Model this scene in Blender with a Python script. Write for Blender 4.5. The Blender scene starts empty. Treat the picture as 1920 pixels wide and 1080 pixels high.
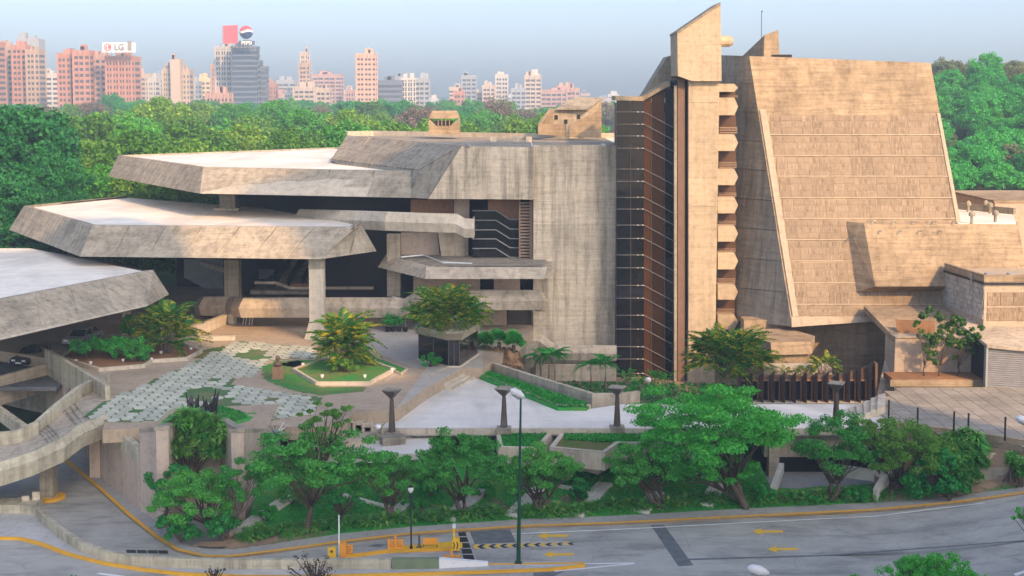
import bpy, math, random
import numpy as np
from mathutils import Vector, Matrix
R = math.radians
rnd = random.Random(7)
scn = bpy.context.scene
C = scn.collection

# ---------------------------------------------------------------- camera
H, F, CY = 27.0, 2600.0, 397.0
PITCH = math.atan(225.0 / F)
cam = bpy.data.cameras.new('camera'); camo = bpy.data.objects.new('camera', cam); C.objects.link(camo)
camo.location = (0, 0, H); camo.rotation_euler = (math.pi / 2 - PITCH, 0, 0)
cam.sensor_width = 36; cam.lens = F / 1920 * 36; cam.shift_y = -(540 - CY) / 1920
cam.clip_start = 1; cam.clip_end = 9000
scn.camera = camo

# ---------------------------------------------------------------- world, sun, exposure
SUN = Vector((0.55, -0.835, 0.0)); ELEV = R(32)
w = bpy.data.worlds.new('World'); scn.world = w; w.use_nodes = True
nt = w.node_tree; nt.nodes.clear()
sky = nt.nodes.new('ShaderNodeTexSky'); sky.sky_type = 'NISHITA'; sky.sun_disc = False
sky.sun_elevation = ELEV; sky.sun_rotation = math.atan2(SUN.x, SUN.y)
sky.air_density = 0.70; sky.dust_density = 6.4; sky.ozone_density = 1.6; sky.altitude = 900
bg = nt.nodes.new('ShaderNodeBackground'); bg.inputs[1].default_value = 0.15
wo = nt.nodes.new('ShaderNodeOutputWorld')
nt.links.new(sky.outputs[0], bg.inputs[0]); nt.links.new(bg.outputs[0], wo.inputs[0])
sl = bpy.data.lights.new('sun', 'SUN'); sl.energy = 2.0; sl.angle = R(0.6); sl.color = (1.0, 0.61, 0.28)
so = bpy.data.objects.new('sun', sl); C.objects.link(so)
sd = Vector((SUN.x * math.cos(ELEV), SUN.y * math.cos(ELEV), math.sin(ELEV)))
so.rotation_euler = sd.to_track_quat('Z', 'Y').to_euler()
so.location = sd * 300
scn.view_settings.view_transform = 'Standard'; scn.view_settings.look = 'None'
scn.view_settings.exposure = 1.32; scn.view_settings.gamma = 1
scn.view_settings.use_curve_mapping = False
scn.view_settings.use_white_balance = True; scn.view_settings.white_balance_temperature = 6750
scn.render.engine = 'CYCLES'
scn.cycles.max_bounces = 5; scn.cycles.diffuse_bounces = 3; scn.cycles.glossy_bounces = 2
scn.cycles.transmission_bounces = 3; scn.cycles.transparent_max_bounces = 4; scn.cycles.volume_bounces = 1
scn.cycles.use_denoising = True
scn.cycles.use_adaptive_sampling = True

# ---------------------------------------------------------------- pixel helpers (photo is 1920 x 1080)
SP, CP = math.sin(PITCH), math.cos(PITCH)
def ray(px, py):
    dx = (px - 960) / F; dv = (CY - py) / F
    return Vector((dx, CP + SP * dv, -SP + CP * dv))
def at(px, py, Y):
    d = ray(px, py); t = Y / d.y
    return Vector((d.x * t, Y, H + d.z * t))
def atz(px, py, z):
    d = ray(px, py); t = (z - H) / d.z
    return Vector((d.x * t, d.y * t, z))
def atp(px, py, p0, n):
    o = Vector((0, 0, H)); d = ray(px, py); t = (p0 - o).dot(n) / d.dot(n)
    return o + d * t
def zat(py, Y): return at(960, py, Y).z
def xat(px, Y): return at(px, 500, Y).x

# ---------------------------------------------------------------- mesh builder
class MB:
    def __init__(s): s.v = []; s.f = []
    def add(s, vs, fs):
        o = len(s.v); s.v += [tuple(p) for p in vs]; s.f += [tuple(i + o for i in f) for f in fs]; return s
    def box(s, x0, x1, y0, y1, z0, z1):
        return s.add([(x0,y0,z0),(x1,y0,z0),(x1,y1,z0),(x0,y1,z0),(x0,y0,z1),(x1,y0,z1),(x1,y1,z1),(x0,y1,z1)],
                     [(0,3,2,1),(4,5,6,7),(0,1,5,4),(1,2,6,5),(2,3,7,6),(3,0,4,7)])
    def rbox(s, c, sx, sy, z0, z1, a=0, top=1.0):
        ca, sa = math.cos(a), math.sin(a); vs = []
        for z, k in ((z0, 1), (z1, top)):
            for ux, uy in ((-1,-1),(1,-1),(1,1),(-1,1)):
                x, y = ux * sx / 2 * k, uy * sy / 2 * k
                vs.append((c[0] + x * ca - y * sa, c[1] + x * sa + y * ca, z))
        return s.add(vs, [(0,3,2,1),(4,5,6,7),(0,1,5,4),(1,2,6,5),(2,3,7,6),(3,0,4,7)])
    def slab(s, pts, vec):
        n = len(pts); vec = Vector(vec)
        a = [Vector(p) for p in pts]; b = [p + vec for p in a]
        fs = [tuple(range(n)), tuple(range(2 * n - 1, n - 1, -1))]
        for i in range(n):
            j = (i + 1) % n; fs.append((i, i + n, j + n, j))
        return s.add(a + b, fs)
    def prism(s, poly, z0, z1):
        return s.slab([(p[0], p[1], z1) for p in poly], (0, 0, z0 - z1))
    def loft(s, a, b):
        n = len(a); fs = [tuple(range(n - 1, -1, -1)), tuple(range(n, 2 * n))]
        for i in range(n):
            j = (i + 1) % n; fs.append((i, j, j + n, i + n))
        return s.add(list(a) + list(b), fs)
    def face(s, pts): return s.add(pts, [tuple(range(len(pts)))])
    def tube(s, path, r, n=8, r2=None):
        path = [Vector(p) for p in path]; m = len(path); base = len(s.v)
        rs = r if isinstance(r, (list, tuple)) else [r + ((r2 if r2 is not None else r) - r) * i / max(1, m - 1) for i in range(m)]
        for i, p in enumerate(path):
            t = (path[min(i + 1, m - 1)] - path[max(i - 1, 0)])
            t = t.normalized() if t.length > 1e-9 else Vector((0, 0, 1))
            u = t.cross(Vector((0, 0, 1)))
            if u.length < 1e-3: u = Vector((1, 0, 0))
            u.normalize(); v = t.cross(u)
            for k in range(n):
                a = 2 * math.pi * k / n
                s.v.append(tuple(p + (u * math.cos(a) + v * math.sin(a)) * rs[i]))
        for i in range(m - 1):
            for k in range(n):
                a = base + i * n + k; b = base + i * n + (k + 1) % n
                s.f.append((a, b, b + n, a + n))
        s.f.append(tuple(base + k for k in range(n - 1, -1, -1)))
        s.f.append(tuple(base + (m - 1) * n + k for k in range(n)))
        return s
    def lathe(s, c, prof, n=12):
        base = len(s.v)
        for r, z in prof:
            for k in range(n):
                a = 2 * math.pi * k / n
                s.v.append((c[0] + r * math.cos(a), c[1] + r * math.sin(a), c[2] + z))
        for i in range(len(prof) - 1):
            for k in range(n):
                a = base + i * n + k; b = base + i * n + (k + 1) % n
                s.f.append((a, b, b + n, a + n))
        s.f.append(tuple(base + k for k in range(n - 1, -1, -1)))
        s.f.append(tuple(base + (len(prof) - 1) * n + k for k in range(n)))
        return s
    def sweep(s, path, prof, closed_prof=True):
        """profile of (offset to the left, dz) swept along a 3D polyline with mitred corners"""
        path = [Vector(p) for p in path]; m = len(path); k = len(prof); base = len(s.v)
        for i in range(m):
            d0 = (path[i] - path[i - 1]) if i else (path[1] - path[0])
            d1 = (path[i + 1] - path[i]) if i < m - 1 else d0
            n0 = Vector((-d0.y, d0.x, 0)).normalized(); n1 = Vector((-d1.y, d1.x, 0)).normalized()
            nn = n0 + n1
            nn = nn / max(0.35, (1 + n0.dot(n1))) if nn.length > 1e-6 else n0
            for o, z in prof: s.v.append(tuple(path[i] + nn * o + Vector((0, 0, z))))
        for i in range(m - 1):
            for j in range(k):
                j2 = (j + 1) % k
                s.f.append((base + i*k + j, base + i*k + j2, base + (i+1)*k + j2, base + (i+1)*k + j))
        s.f.append(tuple(base + j for j in range(k - 1, -1, -1)))
        s.f.append(tuple(base + (m - 1) * k + j for j in range(k)))
        return s
    def mesh(s, name, m, off=(0, 0, 0), smooth=False, fixn=True):
        me = bpy.data.meshes.new(name)
        ox, oy, oz = off
        me.from_pydata([(x - ox, y - oy, z - oz) for x, y, z in s.v], [], s.f)
        if fixn:
            import bmesh
            b = bmesh.new(); b.from_mesh(me); bmesh.ops.recalc_face_normals(b, faces=b.faces); b.to_mesh(me); b.free()
        if smooth: me.polygons.foreach_set('use_smooth', [True] * len(me.polygons))
        me.materials.append(m)
        return me

def wloc(o):
    v = Vector((0, 0, 0))
    while o: v += o.location; o = o.parent
    return v
def link(name, me, parent=None):
    o = bpy.data.objects.new(name, me); C.objects.link(o)
    if parent: o.parent = parent
    return o
def part(name, mb, m, parent, kind=None, label=None, smooth=False, fixn=True):
    """one mesh object under its thing (vertices are given in world space)"""
    o = link(name, mb.mesh(name, m, wloc(parent), smooth, fixn), parent)
    if kind: o['kind'] = kind
    if label: o['label'] = label
    return o
def tag(o, label, cat, group=None, kind=None):
    if label: o['label'] = label
    if cat: o['category'] = cat
    if group: o['group'] = group
    if kind: o['kind'] = kind
    return o
def thing(name, loc, label, cat, group=None, rz=0):
    o = bpy.data.objects.new(name, None); C.objects.link(o); o.location = loc; o.rotation_euler.z = rz
    o.empty_display_size = 0.5
    return tag(o, label, cat, group)
def solo(name, mb, m, label, cat, group=None, smooth=False):
    """a thing that is one mesh"""
    xs = np.array(mb.v); c = ((xs[:,0].min() + xs[:,0].max()) / 2, (xs[:,1].min() + xs[:,1].max()) / 2, xs[:,2].min())
    o = link(name, mb.mesh(name, m, c, smooth)); o.location = c
    return tag(o, label, cat, group)
def struct(name, mb, m, label=None, parent=None, fixn=True):
    o = link(name, mb.mesh(name, m, wloc(parent) if parent else (0,0,0), fixn=fixn), parent)
    if not parent: o['kind'] = 'structure'
    if label: o['label'] = label
    return o
def copy_tree(o, parent=None):
    c = o.copy(); C.objects.link(c); c.parent = parent
    for ch in o.children: copy_tree(ch, c)
    return c
def inset(poly, d):
    """inset a counter-clockwise or clockwise polygon (2D) by d"""
    n = len(poly); P = [Vector((p[0], p[1])) for p in poly]
    A = sum(P[i].x * P[(i+1) % n].y - P[(i+1) % n].x * P[i].y for i in range(n))
    sg = 1 if A > 0 else -1; out = []
    for i in range(n):
        a, b, c = P[i-1], P[i], P[(i+1) % n]
        d0 = (b - a).normalized(); d1 = (c - b).normalized()
        n0 = Vector((-d0.y, d0.x)) * sg; n1 = Vector((-d1.y, d1.x)) * sg
        q = (n0 + n1) / max(0.3, 1 + n0.dot(n1))
        out.append(b + q * d)
    return out

# ---------------------------------------------------------------- materials
class NT:
    def __init__(s, name):
        s.m = bpy.data.materials.new(name); s.m.use_nodes = True
        s.t = s.m.node_tree; s.t.nodes.clear()
        s.out = s.n('ShaderNodeOutputMaterial')
    def n(s, t, **kw):
        x = s.t.nodes.new(t)
        for k, v in kw.items(): setattr(x, k, v)
        return x
    def l(s, a, b): s.t.links.new(a, b)
    def pos(s, scale=(1, 1, 1), rot=(0, 0, 0)):
        g = s.n('ShaderNodeNewGeometry'); mp = s.n('ShaderNodeMapping')
        mp.inputs['Scale'].default_value = scale; mp.inputs['Rotation'].default_value = rot
        s.l(g.outputs['Position'], mp.inputs[0]); return mp.outputs[0]
    def noise(s, scale, vec=None, detail=5, rough=.6, dist=0):
        x = s.n('ShaderNodeTexNoise'); x.inputs['Scale'].default_value = scale
        x.inputs['Detail'].default_value = detail; x.inputs['Roughness'].default_value = rough
        x.inputs['Distortion'].default_value = dist
        s.l(vec if vec is not None else s.pos(), x.inputs[0]); return x.outputs[0]
    def ramp(s, f, stops, interp='LINEAR'):
        r = s.n('ShaderNodeValToRGB'); e = r.color_ramp.elements; r.color_ramp.interpolation = interp
        while len(e) < len(stops): e.new(0.5)
        for i, (p, c) in enumerate(stops):
            e[i].position = p; e[i].color = (c, c, c, 1) if isinstance(c, (int, float)) else tuple(c) + (1,)
        s.l(f, r.inputs[0]); return r.outputs[0]
    def mix(s, f, a, b, mode='MIX'):
        x = s.n('ShaderNodeMixRGB', blend_type=mode)
        for i, v in ((0, f), (1, a), (2, b)):
            if isinstance(v, (int, float)): x.inputs[i].default_value = v if i == 0 else (v, v, v, 1)
            elif isinstance(v, (tuple, list)): x.inputs[i].default_value = tuple(v) + (1,)
            else: s.l(v, x.inputs[i])
        return x.outputs[0]
    def math(s, op, a, b=0.0):
        x = s.n('ShaderNodeMath', operation=op)
        for i, v in ((0, a), (1, b)):
            if isinstance(v, (int, float)): x.inputs[i].default_value = v
            else: s.l(v, x.inputs[i])
        return x.outputs[0]
    def objrand(s): return s.n('ShaderNodeObjectInfo').outputs['Random']
    def island(s): return s.n('ShaderNodeNewGeometry').outputs['Random Per Island']
    def bump(s, h, strength=.3, dist=.05):
        b = s.n('ShaderNodeBump'); b.inputs['Strength'].default_value = strength; b.inputs['Distance'].default_value = dist
        s.l(h, b.inputs['Height']); return b.outputs[0]
    def bsdf(s, col, rough=.8, metal=0, nrm=None, spec=.3):
        p = s.n('ShaderNodeBsdfPrincipled')
        if isinstance(col, (tuple, list)): p.inputs['Base Color'].default_value = tuple(col) + (1,)
        else: s.l(col, p.inputs['Base Color'])
        if isinstance(rough, (int, float)): p.inputs['Roughness'].default_value = rough
        else: s.l(rough, p.inputs['Roughness'])
        p.inputs['Metallic'].default_value = metal; p.inputs['Specular IOR Level'].default_value = spec
        if nrm is not None: s.l(nrm, p.inputs['Normal'])
        s.l(p.outputs[0], s.out.inputs[0]); return p

def sc(c, k): return tuple(x * k for x in c)
def concrete(name, col, streak=.5, board=.5, mott=.3, vary=.12, bump=.3, patch=1.0):
    t = NT(name)
    big = t.noise(.22 * patch, detail=7, rough=.62)
    c = t.ramp(big, [(.3, sc(col, 1 - mott)), (.5, col), (.72, sc(col, 1 + mott * .55))])
    st = t.noise(1.0, t.pos((1.5, 1.5, .10)), detail=6, rough=.7)
    c = t.mix(1.0, c, t.ramp(st, [(.32, 1 - streak), (.55, 1.0)]), 'MULTIPLY')
    bd = t.noise(1.0, t.pos((.25, .25, 4.2)), detail=4, rough=.75)
    c = t.mix(1.0, c, t.ramp(bd, [(.3, 1 - board * .45), (.55, 1.0), (.8, 1 + board * .12)]), 'MULTIPLY')
    sp = t.noise(2.2, detail=8, rough=.75)
    c = t.mix(1.0, c, t.ramp(sp, [(.3, .72), (.5, 1.0), (.75, 1.08)]), 'MULTIPLY')
    o = t.math('ADD', t.math('MULTIPLY', t.objrand(), vary), 1 - vary / 2)
    c = t.mix(1.0, c, o, 'MULTIPLY')
    h = t.math('ADD', t.math('MULTIPLY', bd, 1.0), t.math('MULTIPLY', t.noise(9, detail=4), .5))
    t.bsdf(c, .9, nrm=t.bump(h, bump, .06), spec=.2)
    return t.m
def plain(name, col, rough=.6, metal=0, spec=.4, dirt=.15):
    t = NT(name)
    n = t.noise(1.7, detail=6)
    c = t.ramp(n, [(.3, sc(col, 1 - dirt)), (.6, sc(col, 1 + dirt * .3))])
    t.bsdf(c, rough, metal, spec=spec); return t.m
def leafmat(name, stops, trans=.35, rough=.55, posw=.5, scale=.35, orand=.22):
    if 'dry' not in name and 'dead' not in name and 'red' not in name: k = (1.45, 1.7, 1.15) if 'garden' in name else (1.35, 1.7, 1.05); stops = [(p, (c[0]*k[0], c[1]*k[1], c[2]*k[2])) for p, c in stops]
    t = NT(name)
    f = t.math('ADD', t.math('MULTIPLY', t.island(), 1 - posw), t.math('MULTIPLY', t.noise(scale, detail=3), posw))
    f = t.math('ADD', f, t.math('MULTIPLY', t.math('SUBTRACT', t.objrand(), .5), orand))
    c = t.ramp(f, stops)
    d = t.n('ShaderNodeBsdfPrincipled'); t.l(c, d.inputs['Base Color']); d.inputs['Roughness'].default_value = rough
    d.inputs['Specular IOR Level'].default_value = .25
    tr = t.n('ShaderNodeBsdfTranslucent'); t.l(t.mix(1, c, (1.15, 1.1, .6), 'MULTIPLY'), tr.inputs[0])
    mx = t.n('ShaderNodeMixShader'); mx.inputs[0].default_value = trans
    t.l(d.outputs[0], mx.inputs[1]); t.l(tr.outputs[0], mx.inputs[2]); t.l(mx.outputs[0], t.out.inputs[0])
    return t.m

M = {}
M['conc'] = concrete('board_marked_concrete', (.52, .44, .335), .38, .45, .22)
M['conc_dark'] = concrete('weathered_dark_concrete', (.36, .32, .25), .45, .5, .28)
M['conc_hall'] = concrete('warm_stained_concrete', (.40, .305, .20), .3, .8, .34)
M['conc_tower'] = concrete('pale_tower_concrete', (.52, .415, .285), .2, .35, .16)
M['conc_fascia'] = concrete('grey_brown_fascia', (.40, .35, .27), .42, .55, .26)
M['conc_wing'] = concrete('stained_wing_concrete', (.62, .525, .395), .55, .5, .22)
M['conc_pale'] = concrete('pale_concrete', (.56, .49, .385), .25, .2, .15)
M['conc_clad'] = concrete('ribbed_precast', (.32, .245, .17), .1, .2, .12, .10)
M['conc_strip'] = concrete('pale_precast_strip', (.47, .385, .29), .1, .1, .1, .05)
M['conc_rib'] = concrete('highlight_precast_rib', (.405, .315, .225), .1, .1, .1, .1)  # paler than the cladding: sun highlights on rib edges put into the colour
M['conc_green'] = concrete('mossy_concrete', (.50, .46, .345), .45, .3, .25)
M['tan'] = concrete('tan_render', (.52, .42, .34), .16, .05, .1, .05, .1)
M['pink'] = concrete('pink_render', (.50, .37, .28), .1, .05, .1, .05, .1)
M['terra'] = concrete('terracotta_panel', (.36, .20, .12), .2, .1, .15, .05, .1)
M['fin'] = concrete('brown_painted_fin', (.16, .105, .075), .3, .2, .2, .3, .2)
M['stone'] = concrete('pale_stone_block', (.46, .43, .38), .15, .1, .15, .35)
def mk_white(name, col, dirt):
    t = NT(name)
    a = t.noise(.12, t.pos((1, .45, 1)), detail=8, rough=.65, dist=.6)
    b = t.noise(.6, t.pos((.3, 1.2, 1)), detail=6)
    c = t.ramp(a, [(.36, sc(col, 1 - dirt)), (.58, col)])
    c = t.mix(1, c, t.ramp(b, [(.3, .86), (.55, 1.0)]), 'MULTIPLY')
    t.bsdf(c, .55, spec=.3); return t.m
M['white_roof'] = mk_white('white_roof_coating', (.90, .83, .71), .3)
M['white_floor'] = mk_white('pale_worn_paving', (.82, .78, .71), .42)
M['grey_pave'] = concrete('grey_granite_setts', (.43, .395, .345), 0, .0, .25, .1, .5)
def mk_asphalt():
    t = NT('asphalt')
    a = t.noise(.25, detail=8, rough=.65); b = t.noise(22, detail=3); d = t.noise(.9, t.pos((.25, 1, 1)), detail=6)
    c = t.ramp(a, [(.3, (.26, .26, .24)), (.55, (.405, .40, .365)), (.8, (.49, .48, .435))])
    c = t.mix(1, c, t.ramp(d, [(.3, .62), (.5, 1.0)]), 'MULTIPLY')
    c = t.mix(1, c, t.ramp(b, [(.3, .8), (.7, 1.15)]), 'MULTIPLY')
    v = t.n('ShaderNodeTexVoronoi', feature='DISTANCE_TO_EDGE'); v.inputs['Scale'].default_value = .16
    nz = t.n('ShaderNodeTexNoise'); nz.inputs['Scale'].default_value = .8
    p = t.pos(); t.l(p, nz.inputs[0])
    t.l(t.mix(.9, p, nz.outputs[1], 'ADD'), v.inputs[0])
    c = t.mix(1, c, t.ramp(v.outputs[0], [(0, .8), (.008, 1.0)]), 'MULTIPLY')
    e = t.noise(1.3, t.pos((.5, 1.6, 1)), detail=10, rough=.8)
    c = t.mix(1, c, t.ramp(e, [(.30, .5), (.42, .95), (.6, 1.0)]), 'MULTIPLY')
    t.bsdf(c, .8, nrm=t.bump(b, .3, .01), spec=.35); return t.m
M['asphalt'] = mk_asphalt()
M['patch'] = plain('dark_asphalt_patch', (.13, .145, .155), .9, dirt=.3)
M['walk'] = concrete('sidewalk_concrete', (.34, .335, .32), 0, .0, .22)
M['walk_pale'] = concrete('pale_sidewalk', (.42, .42, .41), 0, .0, .2)
def mk_paint(name, col, wear=.5):
    t = NT(name)
    n = t.noise(3.5, detail=8, rough=.75)
    c = t.ramp(n, [(.34, sc(col, .35)), (.42, col)]) if wear else col
    c = t.mix(1 - wear * .5, t.ramp(t.noise(.5), [(.3, sc(col, .75)), (.6, col)]), c)
    t.bsdf(c, .7); return t.m
M['yellow'] = mk_paint('worn_yellow_paint', (.72, .38, .035), .9)
M['arrow_yellow'] = mk_paint('arrow_yellow', (.80, .47, .04), .65)
M['yellow_clean'] = mk_paint('yellow_paint', (.78, .46, .03), .3)
M['orange'] = mk_paint('orange_paint', (.80, .33, .04), .4)
M['white_paint'] = mk_paint('white_road_paint', (.75, .75, .74), .6)
M['black'] = plain('black_paint', (.018, .018, .02), .5)
M['dark'] = plain('interior_shade', (.024, .022, .020), .9)  # near-black: the deep shade of interiors put into the colour
M['dirt'] = concrete('dry_soil', (.30, .21, .145), 0, .0, .3)
M['plaza'] = concrete('dusty_plaza_floor', (.40, .315, .225), 0, .0, .22)
M['mulch'] = concrete('red_brown_soil', (.26, .14, .07), 0, .0, .35)
def mk_grass(name, a, b, c3):
    t = NT(name)
    f = t.noise(.35, detail=8, rough=.7); g = t.noise(6, detail=5, rough=.8)
    c = t.ramp(f, [(.35, a), (.5, b), (.68, c3)])
    c = t.mix(1, c, t.ramp(g, [(.3, .55), (.65, 1.2)]), 'MULTIPLY')
    t.bsdf(c, .9, nrm=t.bump(g, .6, .08), spec=.1); return t.m
M['lawn'] = mk_grass('lawn_grass', (.03, .34, .07), (.06, .32, .06), (.18, .27, .07))
M['lawn_dry'] = mk_grass('dry_lawn', (.06, .16, .035), (.17, .16, .055), (.26, .18, .10))
M['forest_floor'] = mk_grass('forest_floor', (.02, .06, .02), (.03, .07, .02), (.06, .07, .03))
M['paver'] = concrete('hex_paver_concrete', (.47, .475, .385), 0, .0, .12, .3)
M['bronze'] = plain('dark_bronze', (.035, .035, .04), .45, .6)
M['brown_metal'] = plain('brown_painted_metal', (.11, .085, .07), .5, .2)
M['green_metal'] = plain('green_painted_steel', (.006, .07, .035), .4, .2)
M['black_metal'] = plain('black_painted_steel', (.02, .02, .022), .5, .2)
M['white_metal'] = plain('white_enamel', (.75, .75, .75), .35)
M['steel'] = plain('galvanised_steel', (.42, .45, .46), .45, .6)
M['louvre'] = plain('grey_louvre_metal', (.36, .36, .36), .5, .3)
M['brown_louvre'] = plain('brown_louvre_metal', (.28, .19, .13), .6)
def mk_glass(name, col, rough=.06, spec=.5):
    t = NT(name); n = t.noise(.5, detail=2)
    t.bsdf(t.ramp(n, [(.3, sc(col, .7)), (.7, col)]), rough, 0, nrm=t.bump(t.noise(.35, detail=1), .08, .3), spec=spec); return t.m
M['glass'] = mk_glass('dark_tinted_glass', (.016, .015, .016), .05, .5)
M['glass_bronze'] = mk_glass('bronze_glow_glass', (.13, .055, .022), .12, .5)  # bronze tint that also carries the brown glow from inside the bay
M['glass_blue'] = mk_glass('grey_blue_glass', (.16, .20, .22), .1)
M['city_glass'] = plain('distant_window_glass', (.07, .08, .10), .25)
M['bark'] = concrete('tree_bark', (.115, .085, .065), .4, .2, .3)
M['bark_pale'] = concrete('pale_bark', (.24, .20, .16), .4, .2, .3)
L = {}
L['tree'] = leafmat('garden_tree_leaves', [(.12, (.02, .11, .03)), (.42, (.04, .20, .05)), (.66, (.075, .27, .065)), (.88, (.16, .30, .08)), (.985, (.26, .22, .08))])
L['feather'] = leafmat('feathery_leaves', [(.12, (.03, .17, .045)), (.42, (.05, .27, .065)), (.72, (.10, .34, .08)), (.95, (.22, .34, .09))])
L['olive'] = leafmat('olive_leaves', [(.12, (.045, .10, .025)), (.45, (.08, .175, .04)), (.75, (.14, .22, .06)), (.95, (.22, .22, .08))])
L['deep'] = leafmat('deep_green_leaves', [(.12, (.01, .08, .03)), (.5, (.02, .16, .055)), (.8, (.04, .23, .07)), (.97, (.08, .27, .08))])
L['forest'] = leafmat('park_tree_leaves', [(.15, (.035, .085, .014)), (.45, (.065, .15, .02)), (.75, (.12, .20, .03)), (.95, (.2, .23, .04))], .25, orand=.5)
L['forest2'] = leafmat('bright_park_leaves', [(.15, (.02, .10, .02)), (.5, (.045, .18, .028)), (.8, (.09, .24, .04))], .25)
L['dry'] = leafmat('dry_grey_twigs', [(.15, (.10, .08, .06)), (.5, (.17, .13, .10)), (.85, (.25, .19, .15))], .1)
L['hill'] = leafmat('hill_tree_leaves', [(.15, (.014, .13, .04)), (.5, (.03, .22, .06)), (.85, (.08, .28, .075))], .25)
L['hill_dry'] = leafmat('hill_dry_leaves', [(.15, (.09, .15, .05)), (.5, (.15, .19, .08)), (.85, (.25, .24, .13))], .2)
L['palm'] = leafmat('palm_fronds', [(.2, (.016, .085, .02)), (.5, (.035, .14, .03)), (.72, (.10, .18, .03)), (.86, (.38, .27, .04))], .3, .45, .1)
L['palm_y'] = leafmat('yellowing_palm_fronds', [(.2, (.03, .09, .02)), (.45, (.08, .15, .03)), (.65, (.22, .21, .035)), (.85, (.5, .30, .05))], .3, .45, .1)
L['cover'] = leafmat('ground_cover_leaves', [(.2, (.012, .12, .03)), (.5, (.022, .19, .045)), (.8, (.05, .24, .05)), (.97, (.2, .24, .07))], .3)
L['strap'] = leafmat('strappy_leaves', [(.15, (.02, .11, .03)), (.42, (.05, .19, .05)), (.68, (.13, .23, .07)), (.9, (.34, .32, .16))], .2, .4)
L['brown'] = leafmat('dead_palm_leaves', [(.2, (.22, .12, .06)), (.6, (.38, .23, .12)), (.9, (.5, .34, .18))], .2)
L['wine'] = leafmat('dark_red_leaves', [(.2, (.03, .022, .02)), (.6, (.06, .04, .03)), (.9, (.12, .06, .04))], .2)
L['night'] = leafmat('shaded_deep_leaves', [(.12, (.008, .06, .028)), (.5, (.016, .11, .045)), (.85, (.035, .17, .06))])
M['path_white'] = concrete('pale_path_concrete', (.66, .62, .55), 0, 0, .15)
M['bay_metal'] = plain('dull_bay_metal', (.22, .20, .18), .5, .2)
M['moss'] = mk_grass('plaza_moss', (.07, .20, .07), (.11, .19, .075), (.20, .20, .10))
M['lawn_mid'] = mk_grass('worn_lawn', (.04, .26, .055), (.10, .23, .06), (.24, .20, .085))

# ================================================================ THE SETTING
PZ, WZ = 4.8, 3.9
def G(lst, z): return [atz(x, y, z) for x, y in lst]
def sstep(a, b, x):
    t = np.clip((x - a) / (b - a), 0, 1); return t * t * (3 - 2 * t)
def tz(x, y):
    x = np.asarray(x, float); y = np.asarray(y, float)
    z = -0.08 + 7.5 * sstep(150, 300, y) + 3.5 * sstep(300, 700, y)
    z = z + 18 * np.exp(-((x - 126) / 34) ** 2) * np.exp(-((y - 375) / 110) ** 2)
    z = z + 12 * np.exp(-((x - 205) / 60) ** 2) * np.exp(-((y - 420) / 150) ** 2)
    z = z + np.where(y > 160, .6 * np.sin(x * .05 + 1) * np.sin(y * .043), 0)
    return z
def grid_mesh(xs, ys, fz):
    X, Y = np.meshgrid(xs, ys); Z = fz(X, Y); nx, ny = len(xs), len(ys)
    mb = MB(); mb.v = list(zip(X.ravel().tolist(), Y.ravel().tolist(), Z.ravel().tolist()))
    for j in range(ny - 1):
        for i in range(nx - 1):
            a = j * nx + i; mb.f.append((a, a + 1, a + nx + 1, a + nx))
    return mb
xs = np.concatenate([np.linspace(-2600, -320, 12), np.linspace(-300, 320, 63), np.linspace(340, 2600, 12)])
ys = np.concatenate([np.linspace(-150, 140, 8), np.linspace(150, 620, 60), np.linspace(660, 4200, 16)])
struct('ground', grid_mesh(xs, ys, tz), M['forest_floor'], fixn=False)

def zr(x):
    "the road climbs towards the right"
    return .2 * 2.2 * np.log1p(np.exp((np.asarray(x, float) - 25.5) / 2.2)) - 1e-4
def onroad(px, py, dz=0):
    z = 0.0
    for _ in range(14):
        p = atz(px, py, z + dz); z = float(zr(p.x))
    return atz(px, py, z + dz)
def RG(lst, dz=0): return [onroad(x, y, dz) for x, y in lst]
rx = np.concatenate([np.linspace(-75, 14, 10), np.linspace(15, 60, 46)])
struct('road', grid_mesh(rx, np.array([50, 70, 90, 108]), lambda X, Y: zr(X)), M['asphalt'], fixn=False)

# ---- back kerb and sidewalk
K = [(2040,905),(1960,921),(1880,934),(1780,947),(1640,960),(1400,972),(1150,985),(1000,990),(870,998),(770,1005),(640,1020),(520,1037),(430,1048),(380,1047),(330,1035),(290,1010),(240,970),(180,915),(125,870),(60,815)]
B = [(2040,890),(1960,905),(1880,918),(1780,930),(1640,942),(1400,953),(1150,967),(1000,972),(880,980),(775,987),(640,1000),(520,1018),(440,1028),(385,1030),(345,1018),(312,990),(272,958),(185,892),(150,862),(90,812)]
Kp, Bp = RG(K), RG(B, .13)
struct('kerb', MB().sweep(Kp, [(0, 0), (0, .15), (-.24, .15), (-.24, 0)]), M['yellow'])
mb = MB()
for i in range(len(K) - 1):
    a, b, c, d = Kp[i], Kp[i+1], Bp[i+1], Bp[i]
    mb.slab([(a.x, a.y, a.z + .125), (b.x, b.y, b.z + .125), (c.x, c.y, c.z - .005), (d.x, d.y, d.z - .005)], (0, 0, -.12))
struct('sidewalk', mb, M['walk'])
# white edge line along the kerb
mb = MB()
E = RG([(1845,942),(1640,967),(1400,979),(1150,992),(960,1000)])
mb.sweep([p + Vector((0, -.05, .004)) for p in E], [(0, 0), (0, .004), (.12, .004), (.12, 0)])
struct('edge_line', mb, M['white_paint'])

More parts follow.
